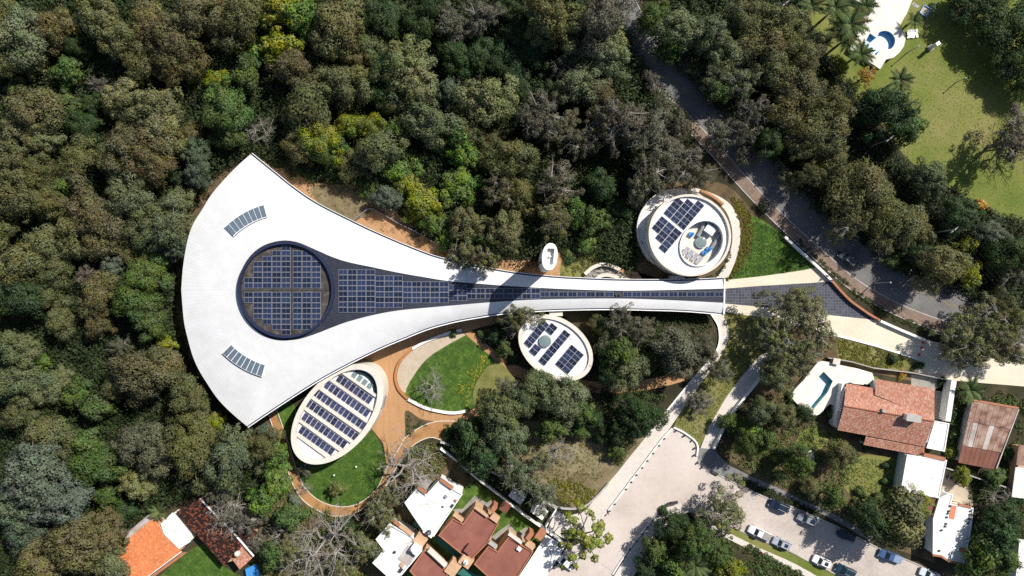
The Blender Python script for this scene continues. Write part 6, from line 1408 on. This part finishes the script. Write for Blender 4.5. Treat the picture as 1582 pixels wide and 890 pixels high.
# ------------------------------------------------------------------ ground cover (nobody could count it)
def inside(px, xs, ys):
    n = len(px); res = np.zeros(len(xs), bool)
    for i in range(n):
        (x0, y0), (x1, y1) = px[i], px[(i+1)%n]
        with np.errstate(divide='ignore', invalid='ignore'):
            c_ = ((y0 > ys) != (y1 > ys)) & (xs < (x1-x0)*(ys-y0)/((y1-y0) if y1 != y0 else 1e-9) + x0)
        res ^= c_
    return res
def cover(name, polys, per_px2, rr, leaf, per, col, label, cat, seed, zs=0.7, hue=0.5, flower=0.0):
    rs = np.random.RandomState(seed); cs = []; 
    for poly in polys:
        xs = [p[0] for p in poly]; ys = [p[1] for p in poly]; A = (max(xs)-min(xs))*(max(ys)-min(ys)); n = int(A*per_px2)
        qx = min(xs) + rs.rand(n)*(max(xs)-min(xs)); qy = min(ys) + rs.rand(n)*(max(ys)-min(ys)); k = inside(poly, qx, qy); cs += [tuple(P(a, b, 0.3)[:2]) for a, b in zip(qx[k], qy[k])]
    cen = np.array([(x, y, 0.02) for x, y in cs]); rad = rr[0] + (rr[1]-rr[0])*rs.rand(len(cen))**1.6
    c, n, s, t = [], [], [], []
    for q, r in zip(cen, rad):
        m = max(6, int(per*r)); d = unit(rs.randn(m, 3)); d[:,2] = np.abs(d[:,2]); c.append(q + d*r*(0.6+0.5*rs.rand(m,1))*np.array([1,1,zs])); n.append(unit(d + 0.5*rs.randn(m,3) + np.array([0,0,0.4])))
        b = np.array([0.25+0.45*rs.rand(), 0.5+hue*(rs.rand()-0.5), 0.3+0.5*rs.rand()]); t.append(b + rs.randn(m,3)*0.12); s.append(leaf*(0.6+0.8*rs.rand(m)))
    me = leaf_mesh(name, np.concatenate(c), np.concatenate(n), np.concatenate(s), np.concatenate(t), rs); o = link(name, me); o.color = (*col, 1)
    return tag(o, label, cat, kind='stuff')
FOREST = [(-60,-50),(925,-50),(985,100),(1075,215),(1000,285),(982,420),(880,375),(830,400),(700,385),(575,290),(425,255),(385,232),(335,262),(290,320),(268,400),(264,480),(282,560),(345,640),(385,668),(405,730),(380,780),(300,760),(250,780),(175,850),(140,930),(-60,940)]
EAST = [(985,-50),(1228,-50),(1262,60),(1318,150),(1395,250),(1490,310),(1610,360),(1640,500),(1480,452),(1385,415),(1262,318),(1140,190),(1060,110)]
MIDW = [(925,482),(1098,485),(1105,540),(1062,575),(1020,584),(935,590),(905,580)]
MID2 = [(700,690),(690,660),(740,645),(800,600),(870,600),(1000,605),(1030,615),(1000,662),(955,640),(880,655),(800,650),(790,720),(855,770),(840,815),(720,735)]
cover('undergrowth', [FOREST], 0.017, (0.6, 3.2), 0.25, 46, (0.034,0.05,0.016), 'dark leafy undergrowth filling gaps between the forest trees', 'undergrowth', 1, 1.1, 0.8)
cover('undergrowth', [EAST], 0.017, (0.5, 2.8), 0.24, 44, (0.032,0.047,0.016), 'dark undergrowth between the avenue and the park', 'undergrowth', 2, 1.1, 0.8)
cover('undergrowth', [MIDW, MID2], 0.02, (0.4, 1.4), 0.2, 36, (0.045,0.065,0.02), 'low leafy plants in the central wood around the clearing', 'undergrowth', 3)
cover('undergrowth', [[(400,690),(436,716),(462,776),(540,803),(590,795),(640,765),(585,830),(560,930),(372,930),(400,800)], [(610,735),(640,690),(690,690),(690,720),(650,750)]], 0.022, (0.4, 1.4), 0.18, 36, (0.14,0.165,0.045), 'weedy green bank below the ochre ring path', 'undergrowth', 4)
cover('undergrowth', [[(1170,610),(1228,612),(1260,655),(1300,672),(1300,700),(1330,700),(1300,770),(1340,815),(1270,785),(1200,750),(1112,695),(1140,650)], [(1305,780),(1380,775),(1440,800),(1440,850),(1360,838)]], 0.02, (0.3, 1.2), 0.18, 36, (0.11,0.135,0.04), 'leafy garden shrubs between the street and the villa', 'undergrowth', 5)
cover('undergrowth', [[(1050,800),(1100,812),(1170,855),(1240,890),(1280,930),(975,930),(1000,860)]], 0.022, (0.4, 1.4), 0.2, 36, (0.07,0.1,0.025), 'leafy garden plants below the driveway footpath', 'undergrowth', 6)
cover('undergrowth', [[(1470,595),(1582,610),(1640,640),(1580,640),(1500,612),(1480,700),(1470,700)], [(1480,722),(1540,732),(1565,700),(1575,640),(1585,700),(1560,790),(1500,770)], [(1500,800),(1580,770),(1600,830),(1560,850),(1540,930),(1490,930)]], 0.02, (0.4, 1.4), 0.2, 36, (0.07,0.1,0.025), 'weeds and creepers around the rusty shed', 'undergrowth', 7)
cover('undergrowth', [[(862,642),(1000,622),(992,668),(955,720),(930,690),(875,668)]], 0.022, (0.3, 1.1), 0.17, 40, (0.07,0.085,0.03), 'scrubby plants between the clearing and the dark pine-like trees', 'undergrowth', 20)
cover('hedge', [smooth_px([z4(1130,165), z4(1240,230), z4(1300,350), z4(1300,500), z4(1250,650), z4(1160,760), z4(1100,800), z4(1170,680), z4(1215,540), z4(1215,420), z4(1190,310)], 3)], 0.12, (0.25, 0.6), 0.13, 60, (0.15,0.13,0.02), 'yellow-green crescent of low plants beside the round pavilion path', 'ground cover', 8, 0.6)
cover('hedge', [[z4(920,790), z4(1010,770), z4(1090,690), z4(1140,560), z4(1150,600), z4(1080,720), z4(1010,795)]], 0.12, (0.25, 0.6), 0.13, 60, (0.05,0.08,0.025), 'dark green strip of plants hugging the round pavilion', 'ground cover', 9, 0.6)
strip_out = [(1228,372),(1262,402),(1292,430),(1322,456),(1352,477),(1385,495),(1430,517)]; strip_in = [(1432,505),(1400,492),(1365,475),(1330,452),(1300,428),(1270,402),(1236,368)]
cover('hedge', [strip_out + strip_in], 0.1, (0.25, 0.6), 0.13, 60, (0.06,0.075,0.02), 'green planting strip between avenue pavement and low curved wall', 'ground cover', 10, 0.6)
cover('hedge', [[(1292,522),(1355,538),(1400,552),(1395,566),(1347,570),(1300,556)]], 0.1, (0.25, 0.6), 0.13, 55, (0.17,0.16,0.03), 'yellowish grassy shrubs on the bank above the villa', 'ground cover', 11, 0.5)
cover('hedge', [[z6(15,190), z6(70,190), z6(230,300), z6(390,380), z6(500,450), z6(440,530), z6(330,440), z6(200,345), z6(100,262)]], 0.1, (0.3, 0.7), 0.14, 55, (0.05,0.085,0.025), 'green plants filling the long planter above the houses', 'ground cover', 12, 0.9)
cover('hedge', [[z6(590,350), z6(700,360), z6(760,370), z6(860,430), z6(800,500), z6(680,510), z6(640,430)]], 0.12, (0.25, 0.5), 0.14, 50, (0.17,0.16,0.025), 'yellow-green plants in rows by the curved concrete edge', 'ground cover', 13, 0.8)
cover('hedge', [[(1129,742),(1134,732),(1200,760),(1270,792),(1262,798),(1190,768)]], 0.1, (0.25, 0.5), 0.12, 55, (0.035,0.055,0.015), 'clipped dark plants in the strip between street and grey path', 'ground cover', 14, 0.8)
cover('hedge', [[(1150,848),(1160,842),(1235,885),(1225,892)]], 0.12, (0.3, 0.6), 0.13, 60, (0.07,0.1,0.03), 'clipped hedge along the footpath below the street', 'ground cover', 15, 1.3)
cover('flower_bed', [[(722,608),(729,606),(735,586),(750,569),(762,558),(745,545),(735,560),(715,580),(705,600),(712,625),(727,630)]], 0.05, (0.15, 0.42), 0.11, 60, (0.36,0.3,0.015), 'yellow flowering plants along the right side of the oval lawn', 'flowers', 16, 0.6)
cover('young_plants', [[(628,640),(648,650),(660,655),(640,665),(629,676)]], 0.06, (0.25, 0.5), 0.11, 60, (0.05,0.08,0.025), 'rows of young green plants in the triangular bed', 'plants', 17, 0.7)
cover('meadow_grass', [[(868,392),(905,372),(930,380),(920,405),(905,425),(868,428),(872,410)]], 0.06, (0.25, 0.7), 0.13, 45, (0.13,0.14,0.04), 'tall weedy grass beside the stone retaining walls', 'grass', 18, 0.6)
cover('fallen_leaves', [[(440,262),(520,285),(570,300),(536,344),(490,315)], [(560,335),(640,358),(720,395),(690,400),(600,365)]], 0.02, (0.15, 0.4), 0.1, 40, (0.14,0.12,0.05), 'scattered weeds and leaf litter on the orange soil slope', 'leaf litter', 19, 0.4)

# grass blades on the lawns
cover('grass', [smooth_px([(560,645),(574,664),(588,686),(595,708),(595,730),(583,755),(562,774),(537.5,783),(511,781),(487,770),(468,751),(464,741),(458,722),(470,712),(520,705)], 3)], 0.55, (0.06, 0.2), 0.07, 70, (0.07,0.135,0.02), 'short green grass of the round lawn inside the ochre path', 'grass', 31, 0.5, 0.5)
cover('grass', [smooth_px([(630,605),(640,584),(660,558),(685,540),(721,520)], 4, False) + [(742,537),(762,557),(750,569),(736.5,586),(730,606),(732,628),(718,632),(686,635),(656,628),(632,613)]], 0.4, (0.06, 0.2), 0.07, 70, (0.07,0.13,0.02), 'short green grass of the oval garden lawn', 'grass', 32, 0.5, 0.5)
cover('grass', [[(1165,342),(1185,347),(1213,368),(1240,394),(1258,413),(1231,418),(1176,426),(1124,432),(1138,405),(1153,378)]], 0.45, (0.06, 0.2), 0.07, 70, (0.06,0.12,0.018), 'short green grass of the small lawn beside the avenue wall', 'grass', 33, 0.5, 0.5)
cover('grass', [[(1118,487),(1226,500),(1195,540),(1168,556),(1118,616),(1092,661),(1079,688),(1062,668),(1046,656),(1083,593),(1115,549),(1126,525)]], 0.35, (0.05, 0.18), 0.07, 60, (0.15,0.16,0.045), 'pale trampled grass between the two pale paths', 'grass', 34, 0.4, 0.6)
cover('grass', [[(1246,10),(1275,80),(1318,150),(1330,150),(1395,105),(1420,40),(1412,-10),(1590,-10),(1600,352),(1545,335),(1490,305),(1440,272),(1400,245),(1365,195),(1322,152),(1270,85),(1240,20)]], 0.06, (0.05, 0.13), 0.07, 45, (0.21,0.23,0.055), 'rough mown grass of the park lawn', 'grass', 35, 0.35, 0.8)
cover('grass', [[(1300,740),(1325,708),(1388,714),(1393,745),(1382,772),(1345,772),(1320,766)], [(1232,690),(1242,668),(1262,664),(1276,674),(1268,698),(1247,702)]], 0.3, (0.06, 0.22), 0.08, 50, (0.12,0.15,0.03), 'uneven grass of the villa lawns', 'grass', 36, 0.4, 0.7)
cover('grass', [[(800,660),(880,660),(950,680),(930,740),(880,750),(800,735)]], 0.1, (0.08, 0.35), 0.1, 45, (0.17,0.16,0.06), 'dry weedy tufts in the clearing of the central wood', 'grass', 37, 0.5, 0.8)
cover('grass', [[(286,858),(300,848),(322,840),(345,876),(370,890),(372,920),(210,920)]], 0.3, (0.06, 0.2), 0.07, 60, (0.075,0.14,0.02), 'short green grass beside the orange-tiled house', 'grass', 38, 0.5, 0.5)
